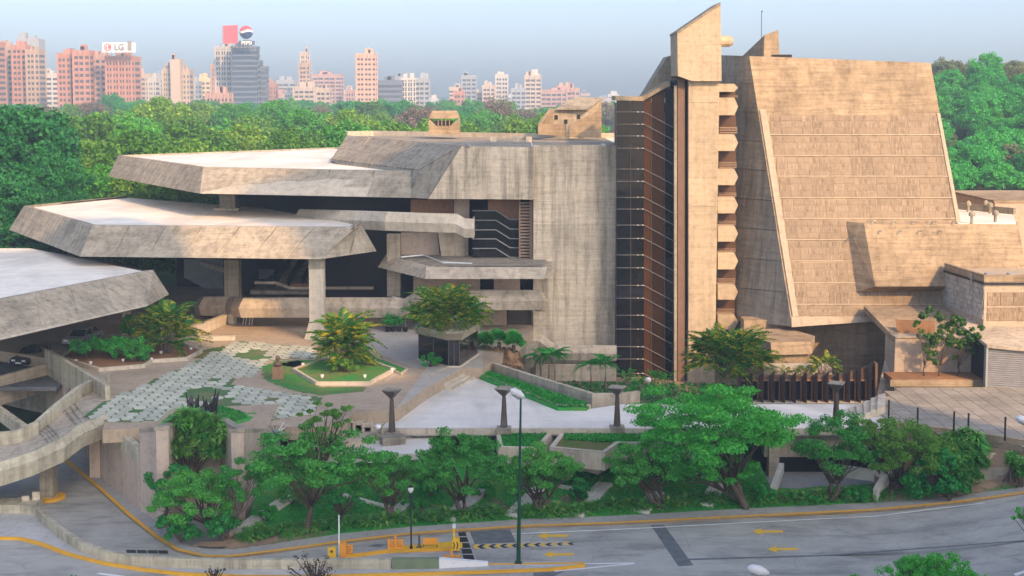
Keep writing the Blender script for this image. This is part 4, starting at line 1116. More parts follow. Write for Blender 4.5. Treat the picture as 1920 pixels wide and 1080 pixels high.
# ---- low polygonal pavilion and fin screen
lp = thing('low_pavilion', (24, 117, 3), 'low polygonal concrete pavilion with pinkish roof beside the fin screen', 'pavilion')
zt_ = zat(637, 116)
t_ = [at(1445,643,115.5), at(1519,640,115.5), at(1528,628,118)]; z6 = t_[0].z
tp = [atz(x, y, z6) for x, y in [(1396,628),(1445,642),(1520,640),(1528,630),(1480,616),(1404,617)]]
bt = [Vector((p.x, p.y - (.5 if i in (1,2) else 0), z6 - 1.0)) for i, p in enumerate(tp)]
part('roof_slab', MB().loft(bt, tp), M['conc_hall'], lp)
part('body', MB().loft([(p.x,p.y,2) for p in inset(bt,.4)], [(p.x,p.y,z6 - 1.0) for p in inset(bt,.4)]), M['conc_hall'], lp)
for i in range(1, 5):
    pass
fs = thing('fin_screen', (23, 109, 2.5), 'screen of tall brown fins with dark openings rising to the right', 'fin screen')
FY = 110.0
for i in range(13):
    x = 1382 + i * 20.3; xr = x + 20.3; yt = 701 if i < 10 else 701 - (i - 9) * 6; yl = yt + 7
    y0 = 712 if i < 12 else 708
    # each fin: a slanted plate on the left and a framed opening on the right
    part('fin', MB().slab([at(x+1,yl,FY), at(x+9,yt-1,FY-.7), at(x+9,757,FY-.7), at(x+1,757,FY)], (.05, .5, 0)), M['fin'], fs)
    part('fin_head', MB().slab([at(x+9.2,yt + 3,FY), at(xr,yt + (2 if i < 9 else -2),FY), at(xr,y0,FY), at(x+9.2,y0,FY)], (0, .3, 0)), M['fin'], fs)
    part('frame', MB().slab([at(x+9.2,y0,FY-.05), at(xr-1,y0,FY-.05), at(xr-1,y0+2.5,FY-.05), at(x+9.2,y0+2.5,FY-.05)], (0,.3,0)).slab([at(xr-2.2,y0+2.5,FY-.05), at(xr-.8,y0+2.5,FY-.05), at(xr-.8,755,FY-.05), at(xr-2.2,755,FY-.05)], (0,.3,0)), M['terra'], fs)
    part('opening', MB().slab([at(x+9,y0,FY+.5), at(xr,y0,FY+.5), at(xr,757,FY+.5), at(x+9,757,FY+.5)], (0,.1,0)), M['black'], fs)
part('end_post', MB().slab([at(1641,682,FY-.8), at(1645,680,FY-.8), at(1645,757,FY-.8), at(1641,757,FY-.8)], (0,.8,0)), M['fin'], fs)
part('base', MB().slab([at(1380,757,FY-.9), at(1648,757,FY-.9), at(1648,775,FY-.9), at(1380,775,FY-.9)], (0,1.5,0)), M['conc_pale'], fs)
part('planting_trough', MB().slab([at(1432,690,112), at(1560,690,112), at(1560,702,112), at(1432,702,112)], (0,2,0)), M['conc_pale'], fs)

# ---- ribbed block and retaining wall on the right
rbk = thing('ribbed_block', (38, 115, 6), 'low block faced with pale stone and ribbed panels at the right edge', 'building')
a, b, c_ = at(1772,525,121), at(1846,540,113), at(2010,545,113)
zt_, zb_ = at(1846,527,113).z, at(1846,612,113).z
body = [(a.x, a.y), (b.x, b.y), (c_.x, c_.y), (c_.x, 124), (a.x, 124)]
part('body', MB().prism(body, zb_ - 1, zt_), M['conc_strip'], rbk)
part('parapet', MB().sweep([Vector((a.x,a.y,zt_)), Vector((b.x,b.y,zt_)), Vector((c_.x,c_.y,zt_))], [(-.1,-.05),(-.1,.5),(.25,.5),(.25,-.05)]), M['conc_hall'], rbk)
part('gutter', MB().sweep([Vector((a.x,a.y,zt_-.2)), Vector((b.x,b.y,zt_-.2)), Vector((c_.x,c_.y,zt_-.2))], [(-.18,-.08),(-.18,.06),(-.02,.06),(-.02,-.08)]), M['black_metal'], rbk)
zz0, zz1 = zat(603,113), zat(546,113)
for k in range(2):
    v0 = zz0 + (zz1 - zz0) * (k / 2 + .02); v1 = zz0 + (zz1 - zz0) * ((k + 1) / 2 - .03)
    for i in range(7):
        o = link('cladding_panel', pm[(i * 5 + k * 3) % 6], rbk)
        mt = Matrix((Vector((1.05,0,0)), Vector((0,0,v1-v0)), Vector((0,-1,0)))).transposed().to_4x4()
        mt.translation = Vector((b.x + .25 + i * 1.07, b.y - .002, v0)) - Vector(rbk.location); o.matrix_local = mt
d_ = Vector((b.x - a.x, b.y - a.y, 0)); dn = d_.normalized(); nn = Vector((dn.y, -dn.x, 0))
if nn.x > 0: nn = -nn
r = random.Random(4); nr = 7
for k in range(nr):
    v0 = zb_ + .6 + (zt_ - .3 - zb_ - .6) * k / nr; v1 = zb_ + .6 + (zt_ - .3 - zb_ - .6) * (k + 1) / nr - .04; u = .1
    while u < d_.length - .1:
        w_ = min(r.uniform(.35, .8), d_.length - u); p0 = a + dn * u; p1 = a + dn * (u + w_ - .04); t_ = r.uniform(.02, .09)
        q_ = [Vector((p0.x,p0.y,v0)), Vector((p1.x,p1.y,v0)), Vector((p1.x,p1.y,v1)), Vector((p0.x,p0.y,v1))]
        part('stone', MB().slab([p_ + nn * t_ for p_ in q_], -nn * (t_ - .005)), M['stone'], rbk); u += w_
for x in (1830, 1858, 1900):
    p = at(x, 524, 115); part('roof_unit', MB().box(p.x - .35, p.x + .35, 115, 115.7, p.z - .4, p.z + .5), M['louvre'], rbk)
wl = thing('sunlit_wall', (34, 111, 4), 'sunlit smooth retaining wall carrying the shadows of three slender trees', 'wall')
RY = 111.0
part('wall_face', MB().slab([at(x,y,RY) for x, y in [(1679,634),(1853,634),(1851,722),(1676,722)]], (0, 3, 0)), concrete('sunlit_render', (.44,.36,.28), .12, .1, .12), wl)
part('wall_top', MB().slab([at(1679,632,RY-.1), at(1853,632,RY-.1), at(1853,634,RY-.1), at(1679,634,RY-.1)], (0,3,0)), M['conc'], wl)
struct('wall_terrace', MB().slab([Vector((at(1679,632,RY).x, RY + .2, at(0,632,RY).z - .1)), Vector((at(1853,632,RY).x, RY + .2, at(0,632,RY).z - .1)), Vector((45, 121, 8.2)), Vector((31, 121, 8.2))], (0,0,-.5)), M['conc_hall'])
zt9 = at(0,632,RY).z - .1; sv = [atz(1682,628,zt9), atz(1752,628,zt9), atz(1752,604,8.15), atz(1679,601,8.15)]
struct('soil_patch', MB().slab([p + Vector((0,0,.03 + (p.y - RY) * .004)) for p in sv], (0,0,.05)), M['mulch'])
ts = [atz(x, y, 4.0) for x, y in [(1674,732),(1852,722)]]
pb2 = thing('soil_bed', ts[0], 'long raised bed of orange brown soil at the foot of the sunlit wall', 'planter')
part('soil', MB().box(xat(1674,109), xat(1855,109), 108.2, RY - .01, 3.9, 4.35), M['mulch'], pb2)
part('kerb', MB().box(xat(1674,108), xat(1857,108), 107.9, 108.19, 3.8, 4.3), M['conc_hall'], pb2)
p0 = at(1672,612,116)
# louvred plant box
lv = thing('louvred_plant_room', (40, 107, 4), 'grey louvred plant room with a flat concrete roof at the right edge', 'plant room')
x0, y0 = xat(1857,107), 107.0
ztp = zat(652, 107)
part('body', MB().box(x0 + .06, x0 + 9, y0 + .3, y0 + 8, 3.9, ztp - .05), M['dark'], lv)
part('roof', MB().add([(x0-.1,y0-.1,ztp), (x0+9,y0-3.0,ztp-.4), (x0+9,y0+9,ztp+.6), (x0-.1,y0+9,ztp+.7), (x0-.1,y0-.1,ztp+.25), (x0+9,y0-3,ztp-.15), (x0+9,y0+9,ztp+.85), (x0-.1,y0+9,ztp+.95)],
     [(0,3,2,1),(4,5,6,7),(0,1,5,4),(1,2,6,5),(2,3,7,6),(3,0,4,7)]), M['conc'], lv)
for i in range(18):
    z = 4.0 + i * (ztp - 4.1) / 18
    part('louvre_slat', MB().add([(x0,y0,z), (x0+9,y0-2.6,z-.03), (x0+9,y0-2.45,z+.13), (x0,y0+.15,z+.16), (x0,y0+.04,z-.03), (x0+9,y0-2.56,z-.06), (x0+9,y0-2.41,z+.1), (x0,y0+.19,z+.13)],
         [(0,1,2,3),(4,7,6,5),(0,4,5,1),(2,6,7,3),(0,3,7,4),(1,5,6,2)]), M['louvre'], lv)
part('corner_post', MB().box(x0 - .15, x0, y0 - .1, y0 + .4, 3.9, ztp), M['steel'], lv)
# buildings peeping behind the hall at the far right
bb = thing('annex_building', (46, 140, 6), 'sandy flat roofed annex behind the hall at the right edge', 'building')
part('wall', MB().box(xat(1862,136), xat(2010,136), 136, 150, 3, zat(380,136)), M['pink'], bb)
part('coping', MB().box(xat(1860,136), xat(2010,136), 135.9, 150.2, zat(380,136), zat(376,136)), M['conc_hall'], bb)
wr = thing('white_roof_block', (42, 130, 6), 'flat white roof block with pipes between the hall and the annex', 'building')
q_ = [atz(1797,418,zat(418,124)), atz(1905,418,zat(418,124)), atz(1900,402,zat(418,124)), atz(1797,392,zat(418,124))]
part('roof_slab', MB().prism([(p.x,p.y) for p in q_], 5, zat(418,124) - .02), M['white_roof'], wr)
part('parapet', MB().sweep([q_[3], q_[2]], [(0,0),(0,.6),(.3,.6),(.3,0)]), M['conc_dark'], wr)
for x, y in ((1815,393),(1848,392),(1856,396),(1822,414),(1866,412)):
    p = atz(x, y + 4, q_[0].z); part('roof_vent', MB().lathe((p.x,p.y,p.z - .1), [(.14,0),(.14,.7),(.3,.72),(.3,1.0),(.06,1.2)], 8), M['conc_dark'], wr)

# ---- roof penthouses behind the wing roof
v1 = thing('roof_ventilator', (-8, 150, 19), 'small concrete rooftop ventilator with chamfered hood on the wing roof', 'ventilator')
YV = 150.0
part('body', MB().slab([at(x,y,YV) for x, y in [(804,222),(830,248),(861,222),(861,252),(804,252)]], (0, 3, 0)), M['conc_hall'], v1)
part('hood', MB().loft([at(804,222,YV), at(861,222,YV), at(861,222,YV) + Vector((0,3,0)), at(804,222,YV) + Vector((0,3,0))], [at(810,208,YV+.6), at(855,208,YV+.6), at(855,208,YV) + Vector((0,3,0)), at(810,208,YV) + Vector((0,3,0))]), M['conc_hall'], v1)
part('opening', MB().slab([at(x,y,YV + .35) for x, y in [(815,226),(850,226),(846,236),(819,236)]], (0,.3,0)), M['black'], v1)
for x in (822, 829, 836, 843):
    part('bar', MB().box(xat(x,YV+.2), xat(x+1.4,YV+.2), YV+.2, YV+.3, zat(237,YV), zat(225,YV)), M['conc_hall'], v1)
part('infill', MB().slab([at(x,y,YV + .3) for x, y in [(806,236),(859,236),(859,252),(806,252)]], (0,.4,0)), M['conc_hall'], v1)
v2 = thing('roof_light_scoop', (5, 147, 19), 'larger scoop shaped concrete rooftop lantern with slanted sides on the wing roof', 'roof lantern')
YS = 146.0
part('right_side', MB().slab([at(x,y,YS) for x, y in [(1067,235),(1121,208),(1128,183),(1128,258),(1062,258)]], (0,.5,0)), M['conc_hall'], v2)
part('front', MB().slab([at(x,y,YS + .1) for x, y in [(1009,232),(1062,233),(1062,256),(1009,252)]], (0,.4,0)), M['conc_hall'], v2)
part('left_side', MB().add([at(1009,232,YS), at(1030,203,YS+5), at(1030,245,YS+5), at(1009,252,YS), at(1009,232,YS)+Vector((.4,0,0)), at(1030,203,YS+5)+Vector((.4,0,0)), at(1030,245,YS+5)+Vector((.4,0,0)), at(1009,252,YS)+Vector((.4,0,0))],
     [(0,1,2,3),(4,7,6,5),(0,4,5,1),(1,5,6,2),(2,6,7,3),(3,7,4,0)]), M['conc_hall'], v2)
part('back', MB().slab([at(x,y,YS + 5) for x, y in [(1030,204),(1112,204),(1112,245),(1030,245)]], (0,.4,0)), M['conc'], v2)
part('sloping_top', MB().add([at(1043,203,YS+4.6), at(1103,203,YS+4.2), at(1127,183,YS+7), at(1078,182,YS+7), at(1043,206,YS+4.6), at(1103,206,YS+4.2), at(1127,186,YS+7), at(1078,185,YS+7)],
     [(0,1,2,3),(4,7,6,5),(0,4,5,1),(1,5,6,2),(2,6,7,3),(3,7,4,0)]), M['conc_dark'], v2)
part('back', MB().slab([at(x,y,YS + 7) for x, y in [(1078,184),(1128,184),(1128,245),(1078,245)]], (0,.3,0)), M['conc'], v2)
for x, y in ((1040,216),(1058,224),(1082,215)):
    part('vent_hole', MB().slab([at(x,y,YS+4.9), at(x+6,y,YS+4.9), at(x+6,y+8,YS+4.9), at(x,y+8,YS+4.9)], (0,.08,0)), M['black'], v2)
mb = MB()
for x in (1063, 1068): mb.tube([at(x,232,YS-.15), at(x,256,YS-.15)], .03, 4)
for i in range(6): mb.tube([at(1063,234+i*4,YS-.15), at(1068,234+i*4,YS-.15)], .025, 4)
part('ladder', mb, M['steel'], v2)

# ---- unseen slabs added across the road, sized to shade plaza, wing and road
PU = Vector((0.835, 0.55, 0)); S0 = 42.0
def slabtower(u0, u1, h, lab, dep=16):
    a = PU * u0 + SUN * S0; b = PU * u1 + SUN * S0; t = thing('shade_slab', ((a.x+b.x)/2, (a.y+b.y)/2, 0), lab, 'shade block', 'unseen tan slabs added across the road for shade')
    c = [a, b, b + SUN * dep, a + SUN * dep]
    part('wall', MB().prism([(p.x, p.y) for p in c], -.05, h), M['tan'], t)
    n = int(h / 3.2); mb = MB()
    for i in range(n):
        z = 1.2 + i * 3.2; q0 = a - SUN * .02; q1 = b - SUN * .02; d = (b - a).normalized()
        mb.slab([q0 + d * .6 + Vector((0,0,z)), q1 - d * .6 + Vector((0,0,z)), q1 - d * .6 + Vector((0,0,z + 1.5)), q0 + d * .6 + Vector((0,0,z + 1.5))], -SUN * .05)
    part('window_band', mb, M['city_glass'], t, kind='stuff')
slabtower(10, 44.0, 126, 'tallest unseen tan slab added across the road for shade', 14)
S0 = 42.4
slabtower(43.8, 52.6, 89.3, 'low unseen block added between the two tan shade slabs', 8)
S0 = 42.0
slabtower(52.3, 79.8, 124, 'wide unseen tan slab added across the road to shade the wing', 8)

# ================================================================ STREET FURNITURE AND SMALL OBJECTS
# bowl lamps: four-sided pillar of paired fins with an inverted pyramid on top
def bowl_lamp(px, pyb, pyt, z, lab):
    p = atz(px, pyb, z); h = (pyb - pyt) * p.y / F
    t = thing('bowl_lamp', p, lab, 'lamp post', 'bowl topped lamp pillars along the terrace edge')
    for a in range(4):
        dx, dy = ((-.17,0),(.17,0),(0,-.17),(0,.17))[a]
        part('pillar_fin', MB().loft([(p.x+dx-.075,p.y+dy-.075,p.z), (p.x+dx+.075,p.y+dy-.075,p.z), (p.x+dx+.075,p.y+dy+.075,p.z), (p.x+dx-.075,p.y+dy+.075,p.z)],
                                     [(p.x+dx*.45-.05,p.y+dy*.45-.05,p.z+h*.80), (p.x+dx*.45+.05,p.y+dy*.45-.05,p.z+h*.80), (p.x+dx*.45+.05,p.y+dy*.45+.05,p.z+h*.80), (p.x+dx*.45-.05,p.y+dy*.45+.05,p.z+h*.80)]), M['brown_metal'], t)
    s0, s1 = .10, .70; a0 = .35
    def sq(s, z, tilt=0): return [(p.x + s*math.cos(a0+k*math.pi/2), p.y + s*math.sin(a0+k*math.pi/2), z) for k in range(4)]
    part('bowl', MB().loft(sq(.07, p.z + h*.79), sq(s1, p.z + h)), M['brown_metal'], t)
    part('bowl_rim', MB().loft(sq(s1+.02, p.z + h), sq(s1+.03, p.z + h + .06)), M['conc_dark'], t)
    part('plinth', MB().rbox((p.x, p.y), 1.0, 1.0, p.z - .3, p.z + .08), M['conc_dark'], t)
bowl_lamp(735, 812, 729, WZ - .2, 'brown bowl topped lamp pillar at the left end of the pale terrace')
bowl_lamp(945, 803, 726, WZ + .05, 'brown bowl topped lamp pillar beside the tall green street light')
bowl_lamp(1157, 801, 724, WZ + .05, 'brown bowl topped lamp pillar at the edge of the feathery tree')
bowl_lamp(1567, 800, 716, WZ + .05, 'brown bowl topped lamp pillar standing before the fin screen')
p = atz(745, 822, 3.5)
solo('lamp_block', MB().rbox((p.x - .3, p.y - .3), 1.6, .9, 3.15, 3.75, .35), M['conc_dark'], 'slanted stone block at the foot of the left bowl lamp', 'block')
# tall green street light
p = atz(972, 1060, 0)
t = thing('street_light', p, 'very tall slim green street light with a white lamp head', 'street light')
top = at(976.5, 742, p.y)
part('pole', MB().tube([p + Vector((0,0,.13)), p.lerp(top, .5), top], [.13, .09, .055], 10), M['green_metal'], t)
part('foot', MB().rbox((p.x, p.y), .4, .4, .12, .2), M['green_metal'], t)
def lamp_head(t, c, d, ln=.95, nm='lamp_head'):
    d = Vector(d).normalized(); mb = MB()
    ps = [c - d*.1, c + d*.12, c + d*ln*.4, c + d*ln*.8, c + d*ln]
    mb.tube(ps, [.07,.17,.24,.2,.08], 10); part(nm, mb, M['white_metal'], t, smooth=True)
    part('lens', MB().tube([c + d*ln*.3 + Vector((0,0,-.17)), c + d*ln*.8 + Vector((0,0,-.15))], [.13,.13], 8), M['louvre'], t)
lamp_head(t, top + Vector((.12,0,-.05)), (-.75,-.5,.55))
# black globe lamp
p = atz(771, 1030, .13); t = thing('globe_lamp', p, 'slim black lamp post with a white lantern on the yellow island', 'lamp post')
tp = at(770, 921, p.y)
part('post', MB().lathe(p, [(.1,0),(.1,.15),(.05,.25),(.04,(tp.z-p.z))], 8), M['black_metal'], t)
part('lantern', MB().lathe(tp, [(.05,-.1),(.13,0),(.17,.14),(.12,.25),(.03,.3)], 10), M['white_metal'], t)
part('lantern_cap', MB().lathe(tp, [(.2,.26),(.12,.34),(.02,.4)], 10), M['black_metal'], t)
part('cross_arm', MB().tube([tp + Vector((-.16,0,-.35)), tp + Vector((.16,0,-.35))], .03, 6), M['black_metal'], t)
# lamp head near the bottom edge and the one at the right edge, on poles standing below the frame
def edge_light(px, py, Y, d, lab, base):
    c = at(px, py, Y); t = thing('street_light', Vector((base, Y, 0)), lab, 'street light')
    part('pole', MB().tube([Vector((base, Y, 0)), Vector((base, Y, c.z - .6)), c + Vector(((base - c.x) * .4, 0, -.25)), c], [.12,.08,.06,.05], 8), M['steel'], t)
    lamp_head(t, c, d, 1.0)
edge_light(1438, 1074, 62, (-.85,-.2,.3), 'white street light head rising over the bottom edge', at(1452, 1074, 62).x)
edge_light(1935, 792, 82, (-.85,.1,.25), 'white street light head entering at the right edge', at(1965, 792, 82).x)
# white floodlights
for px, py, z, l in ((709,812,3.7,'white floodlight by the left bowl lamp'), (1241,829,3.9,'white round floodlight in front of the feathery tree'), (1215,722,3.9,'white floodlight in the palm court beside the dark glass bay')):
    p = atz(px, py, z); t = thing('floodlight', p, l, 'floodlight')
    part('lamp', MB().lathe(p + Vector((0,0,.25)), [(.05,0),(.2,.06),(.23,.25),(.1,.36)], 10), M['white_metal'], t, smooth=True)
    part('bracket', MB().tube([p, p + Vector((0,0,.28))], .04, 6), M['louvre'], t)
for i, (px, py) in enumerate(((568,690),(604,712),(684,712),(735,700),(142,683),(170,687),(231,682),(284,680),(302,667),(358,660))):
    p = atz(px, py, PZ + (.0 if i > 3 else .02))
    l = ['in the left corner of the octagonal island', 'at the front left of the octagonal island', 'at the front right of the octagonal island', 'in the trough right of the octagonal island',
         'nearest the pit parapet in the shrub bed', 'second from the pit parapet along the shrub bed', 'before the middle of the shrub bed', 'at the kink of the shrub bed kerb', 'under the tall palm of the shrub bed', 'at the right tip of the shrub bed'][i]
    solo('garden_spotlight', MB().lathe(p, [(.06,0),(.06,.2),(.12,.23),(.14,.40),(.04,.42)], 8), M['white_metal'], 'small white garden light ' + l, 'garden light', 'small garden lights in the plaza beds')

# ticket island
isl = thing('traffic_island', atz(790, 1040, 0), 'long low traffic island with yellow painted kerb', 'traffic island')
part('island_body', MB().prism([(p.x,p.y) for p in G([(636,1047),(725,1034),(730,1029),(640,1037)],0)], 0, .14), M['walk'], isl)
part('yellow_end', MB().prism([(p.x,p.y) for p in G([(725.5,1034.5),(846,1030),(867,1027),(866,1022),(846,1020),(731,1030)],0)], 0, .16), M['yellow_clean'], isl)
part('yellow_kerb', MB().sweep(G([(640,1046.5),(725,1035.3),(846,1031)],0), [(0,0),(0,.18),(-.2,.18),(-.2,0)]), M['yellow'], isl)
def rail_gate(px, py, w, h, lab, n=3, m='orange', post=None):
    p = atz(px, py, .14); k = p.y / F; t = thing('rail_barrier', p, lab, 'barrier', 'orange traffic barriers on the island')
    x0, x1, z0, z1 = p.x - w*k/2, p.x + w*k/2, p.z, p.z + h*k
    for x in (x0, x1): part('post', MB().box(x-.05, x+.05, p.y-.05, p.y+.05, z0, z1), M[m], t)
    for i in range(n):
        z = z0 + (z1-z0)*(i+.9)/n - .06; part('rail', MB().box(x0+.051, x1-.051, p.y-.04, p.y+.04, z-.045, z+.045), M[m], t)
    if post: part('arm_post', MB().box(p.x-.06, p.x+.06, p.y-.12, p.y-.051, z0, z1 + post*k), M[m], t)
    return t
rail_gate(742, 1028, 27, 18, 'orange railed barrier with a central post, left of the black lamp', 4, 'orange', 8)
rail_gate(654, 1038, 12, 18, 'small orange railed barrier attached to the orange ticket machine', 4)
rail_gate(847, 1050, 30, 10, 'low orange barrier loop below the chevron machine', 2, 'orange', 14)
p = atz(807, 1026, .14); t = thing('hazard_board', p, 'worn orange hazard board on two legs right of the black lamp', 'sign board'); k = p.y/F
part('board', MB().box(p.x-14*k, p.x+14*k, p.y-.05, p.y+.05, p.z+6*k, p.z+18*k), M['orange'], t)
for x in (-13, 13): part('leg', MB().box(p.x+x*k-.03, p.x+x*k+.03, p.y-.03, p.y+.03, p.z, p.z+6*k), M['brown_metal'], t)
p = atz(786, 1027, .14); k = p.y/F; solo('bollard', MB().rbox((p.x,p.y), .16,.16, p.z, p.z+24*k, 0, .6).rbox((p.x,p.y), .3,.3, p.z-.02, p.z+.06), M['brown_metal'], 'rusty brown tapered bollard between the black lamp and the hazard board', 'bollard')
p = atz(855, 1030, .16); k = p.y/F; t = thing('barrier_machine', p, 'yellow barrier machine with black chevrons and a white topped post', 'barrier machine')
part('cabinet', MB().box(p.x-7*k, p.x+7*k, p.y-.25, p.y+.25, p.z, p.z+22*k), M['yellow_clean'], t)
for s in (-1, 1):
    x = p.x + (s*3.2 - .8)*k; yf = p.y - .256
    part('chevron', MB().slab([(x-1.6*k,yf,p.z+3*k),(x+.6*k,yf,p.z+3*k),(x+2.6*k,yf,p.z+10*k),(x+.6*k,yf,p.z+17*k),(x-1.6*k,yf,p.z+17*k),(x+.4*k,yf,p.z+10*k)], (0,.005,0)), M['black'], t)
part('post', MB().box(p.x-5*k, p.x-1.6*k, p.y-.1, p.y+.1, p.z+22*k, p.z+43*k), M['yellow_clean'], t)
part('post_cap', MB().box(p.x-6.3*k, p.x-.3*k, p.y-.17, p.y+.17, p.z+43*k, p.z+49*k), M['white_metal'], t)
p = atz(644, 1043, .14); k = p.y/F; solo('ticket_machine', MB().box(p.x-6*k, p.x+5*k, p.y-.2, p.y+.2, p.z, p.z+25*k).box(p.x-6.6*k, p.x+5.6*k, p.y-.25, p.y+.25, p.z+25.1*k, p.z+27*k), M['orange'], 'plain orange ticket machine next to the white pole', 'ticket machine')
p = atz(635.5, 1045, .13); solo('white_pole', MB().tube([p, at(635.5, 966, p.y)], .045, 6), M['white_metal'], 'thin white pole beside the orange ticket machine', 'pole')
p = atz(622, 1052, .13); k = p.y/F; t = thing('height_sign', p, 'yellow board with a round dark mark, leaning at the low wall', 'sign')
part('board', MB().box(p.x-7*k, p.x+8*k, p.y-.1, p.y+.1, p.z+2*k, p.z+27*k), M['yellow_clean'], t)
mb = MB(); n = 12; c = (p.x+.5*k, p.y-.108, p.z+20*k)
mb.slab([(c[0]+3*k*math.cos(2*math.pi*i/n), c[1], c[2]+3*k*math.sin(2*math.pi*i/n)) for i in range(n)], (0,.007,0)); part('round_mark', mb, M['brown_metal'], t)
part('leg', MB().box(p.x-1*k, p.x+1*k, p.y-.05, p.y+.05, p.z-.1, p.z+2*k), M['brown_metal'], t)

# bust on a pedestal
p = atz(521, 709, PZ); k = p.y/F; t = thing('bust_monument', p, 'brown bust of a head and shoulders on a square stone pedestal in the grass', 'statue')
part('pedestal', MB().rbox((p.x,p.y), .85, .85, PZ, PZ+.95, .15, .93).rbox((p.x,p.y), .95,.95, PZ-.01, PZ+.14,.15), concrete('pedestal_stone', (.33,.19,.11), .2,.1,.2), t)
mb = MB(); c = Vector((p.x,p.y,PZ+.95))
mb.lathe(c, [(.22,0),(.30,.08),(.34,.2),(.2,.3),(.1,.36),(.1,.44),(.16,.5),(.185,.62),(.16,.76),(.08,.84)], 12)
part('bust', mb, plain('brown_bronze', (.22,.13,.08), .5, .4), t, smooth=True)
# dark bronze figure group on the pavilion
t = thing('bronze_sculpture', atz(380, 785, 5.75), 'dark bronze group of spiky upright figures on the green mound', 'sculpture')
c0 = atz(380, 783, 5.60); k = c0.y/F; r = random.Random(9)
def blade(x0, x1, hh, lean, th, y=0):
    a = Vector((c0.x + x0*k, c0.y + y, c0.z - .1)); b = Vector((c0.x + x1*k, c0.y + y, c0.z - .1)); mx = (x0+x1)/2; wv = (x1-x0)
    mb = MB(); rings = []
    for f, s, j in ((0,1,0),(.35,.8,.2),(.7,.95,-.25),(.88,.5,.5),(1,.06,1.0)):
        cx = c0.x + (mx + lean*f + j*1.5)*k; w2 = wv*s*k/2
        rings.append([(cx-w2, c0.y+y-th*s, c0.z-.1+hh*k*f), (cx+w2, c0.y+y-th*.6*s, c0.z-.1+hh*k*f), (cx+w2*.7, c0.y+y+th*s, c0.z-.1+hh*k*f), (cx-w2*.8, c0.y+y+th*.8*s, c0.z-.1+hh*k*f)])
    o = len(mb.v)
    for q in rings: mb.v += q
    for i in range(4):
        for j in range(4): mb.f.append((i*4+j, i*4+(j+1)%4, (i+1)*4+(j+1)%4, (i+1)*4+j))
    mb.f += [(3,2,1,0), (16,17,18,19)]
    part('figure', mb, M['bronze'], t)
for a in ((-27,-16,48,0,.28),(-20,-10,40,2,.3),(-12,-5,44,-1,.2),(-6,2,30,2,.22),(0,8,40,3,.28),(8,16,38,5,.3),(13,24,46,4,.3),(20,26,57,8,.16),(4,12,28,-5,.2,-.3),(-26,-18,34,-3,.2,-.3)): blade(*a)
for x, dx, hh in ((-24,-6,52),(-8,3,47),(6,-3,44),(22,6,60),(16,-8,36)):
    part('spike', MB().tube([(c0.x+x*k, c0.y-.2, c0.z+hh*k*.4), (c0.x+(x+dx)*k, c0.y-.25, c0.z+hh*k)], [.1,.02], 6), M['bronze'], t)
p = atz(517, 815, 5.0); t = thing('steel_sculpture', p, 'small silvery spiky sculpture just right of the tan pavilion', 'sculpture')
for i in range(16):
    a = r.uniform(0, 6.28); e = r.uniform(.2, 1.3); d = Vector((math.cos(a)*math.cos(e), math.sin(a)*math.cos(e), math.sin(e)))
    part('spike', MB().tube([p, p + d*r.uniform(.7,1.1)], [.06,.015], 5), M['steel'], t)
part('base', MB().rbox((p.x,p.y), .5,.5, p.z-1.4, p.z), M['conc_dark'], t)

# cars in the shade of the lowest canopy
def car(c, rz, col, lab, lights=False):
    t = thing('parked_car', c, lab, 'car', None, rz)
    def pt(nm, mb, m, par=t, sm=False):
        o = link(nm, mb.mesh(nm, m, (0,0,0), sm), par); return o
    prof = [(-2.15,.35),(-2.2,.62),(-2.1,.80),(-1.15,.92),(1.55,.95),(2.12,.88),(2.18,.45),(2.1,.32)]
    b = MB(); b.loft([(x,-.86,z) for x,z in prof], [(x,.86,z) for x,z in prof]); body = pt('body', b, col)
    cab = [(-1.25,.93),(-.45,1.42),(.95,1.45),(1.65,.96)]
    b = MB(); b.loft([(x*.99,-.80 + (.14 if z > 1.2 else 0),z) for x,z in cab], [(x*.99,.80 - (.14 if z > 1.2 else 0),z) for x,z in cab]); pt('cabin', b, M['glass'])
    rf = [(-.5,1.40),(-.42,1.47),(.92,1.50),(1.0,1.44)]
    b = MB(); b.loft([(x,-.66,z) for x,z in rf], [(x,.66,z) for x,z in rf]); pt('roof', b, col)
    for s in (-1, 1):
        for (xa,za,xb,zb) in ((-1.2,.94,-.46,1.42),(.96,1.45,1.62,.97),(.25,.95,.25,1.46)):
            pt('pillar', MB().tube([(xa,s*.80,za),(xb,s*(.67),zb)], .045, 6), col)
        pt('mirror', MB().box(-.95,-.8,s*.86,s*1.02,.93,1.06) if s > 0 else MB().box(-.95,-.8,-1.02,-.86,.93,1.06), col)
        pt('headlight', MB().box(-2.24,-2.12,s*.5-.17,s*.5+.17,.60,.74), M['white_metal'])
        for x in (-1.35, 1.35):
            w_ = pt('wheel', MB().tube([(x,s*.62,.33),(x,s*.88,.33)], .33, 14), M['black']); pt('rim', MB().tube([(x,s*.885,.33),(x,s*.9,.33)], .19, 10), M['louvre'], w_)
    pt('licence_plate', MB().box(-2.27,-2.2,-.26,.26,.42,.54), M['white_metal'])
    pt('bumper', MB().box(-2.26,-2.1,-.84,.84,.32,.40), M['black'])
    return t
dk = plain('dark_car_paint', (.035,.04,.045), .25); gr = plain('grey_car_paint', (.30,.31,.32), .3)
p = atz(165, 640, PZ); car(Vector((p.x, 121, PZ)), R(80), gr, 'grey car parked in the shade behind the shrub bed', True)
p = atz(55, 682, PZ); car(Vector((at(52,680,116).x, 117.5, at(52,684,117).z)), R(75), dk, 'dark car with shining headlights deep under the lowest canopy', True)
struct('garage_floor', MB().box(-52, -36, 108, 128.8, at(52,684,117).z - .3, at(52,684,117).z), M['patch'])

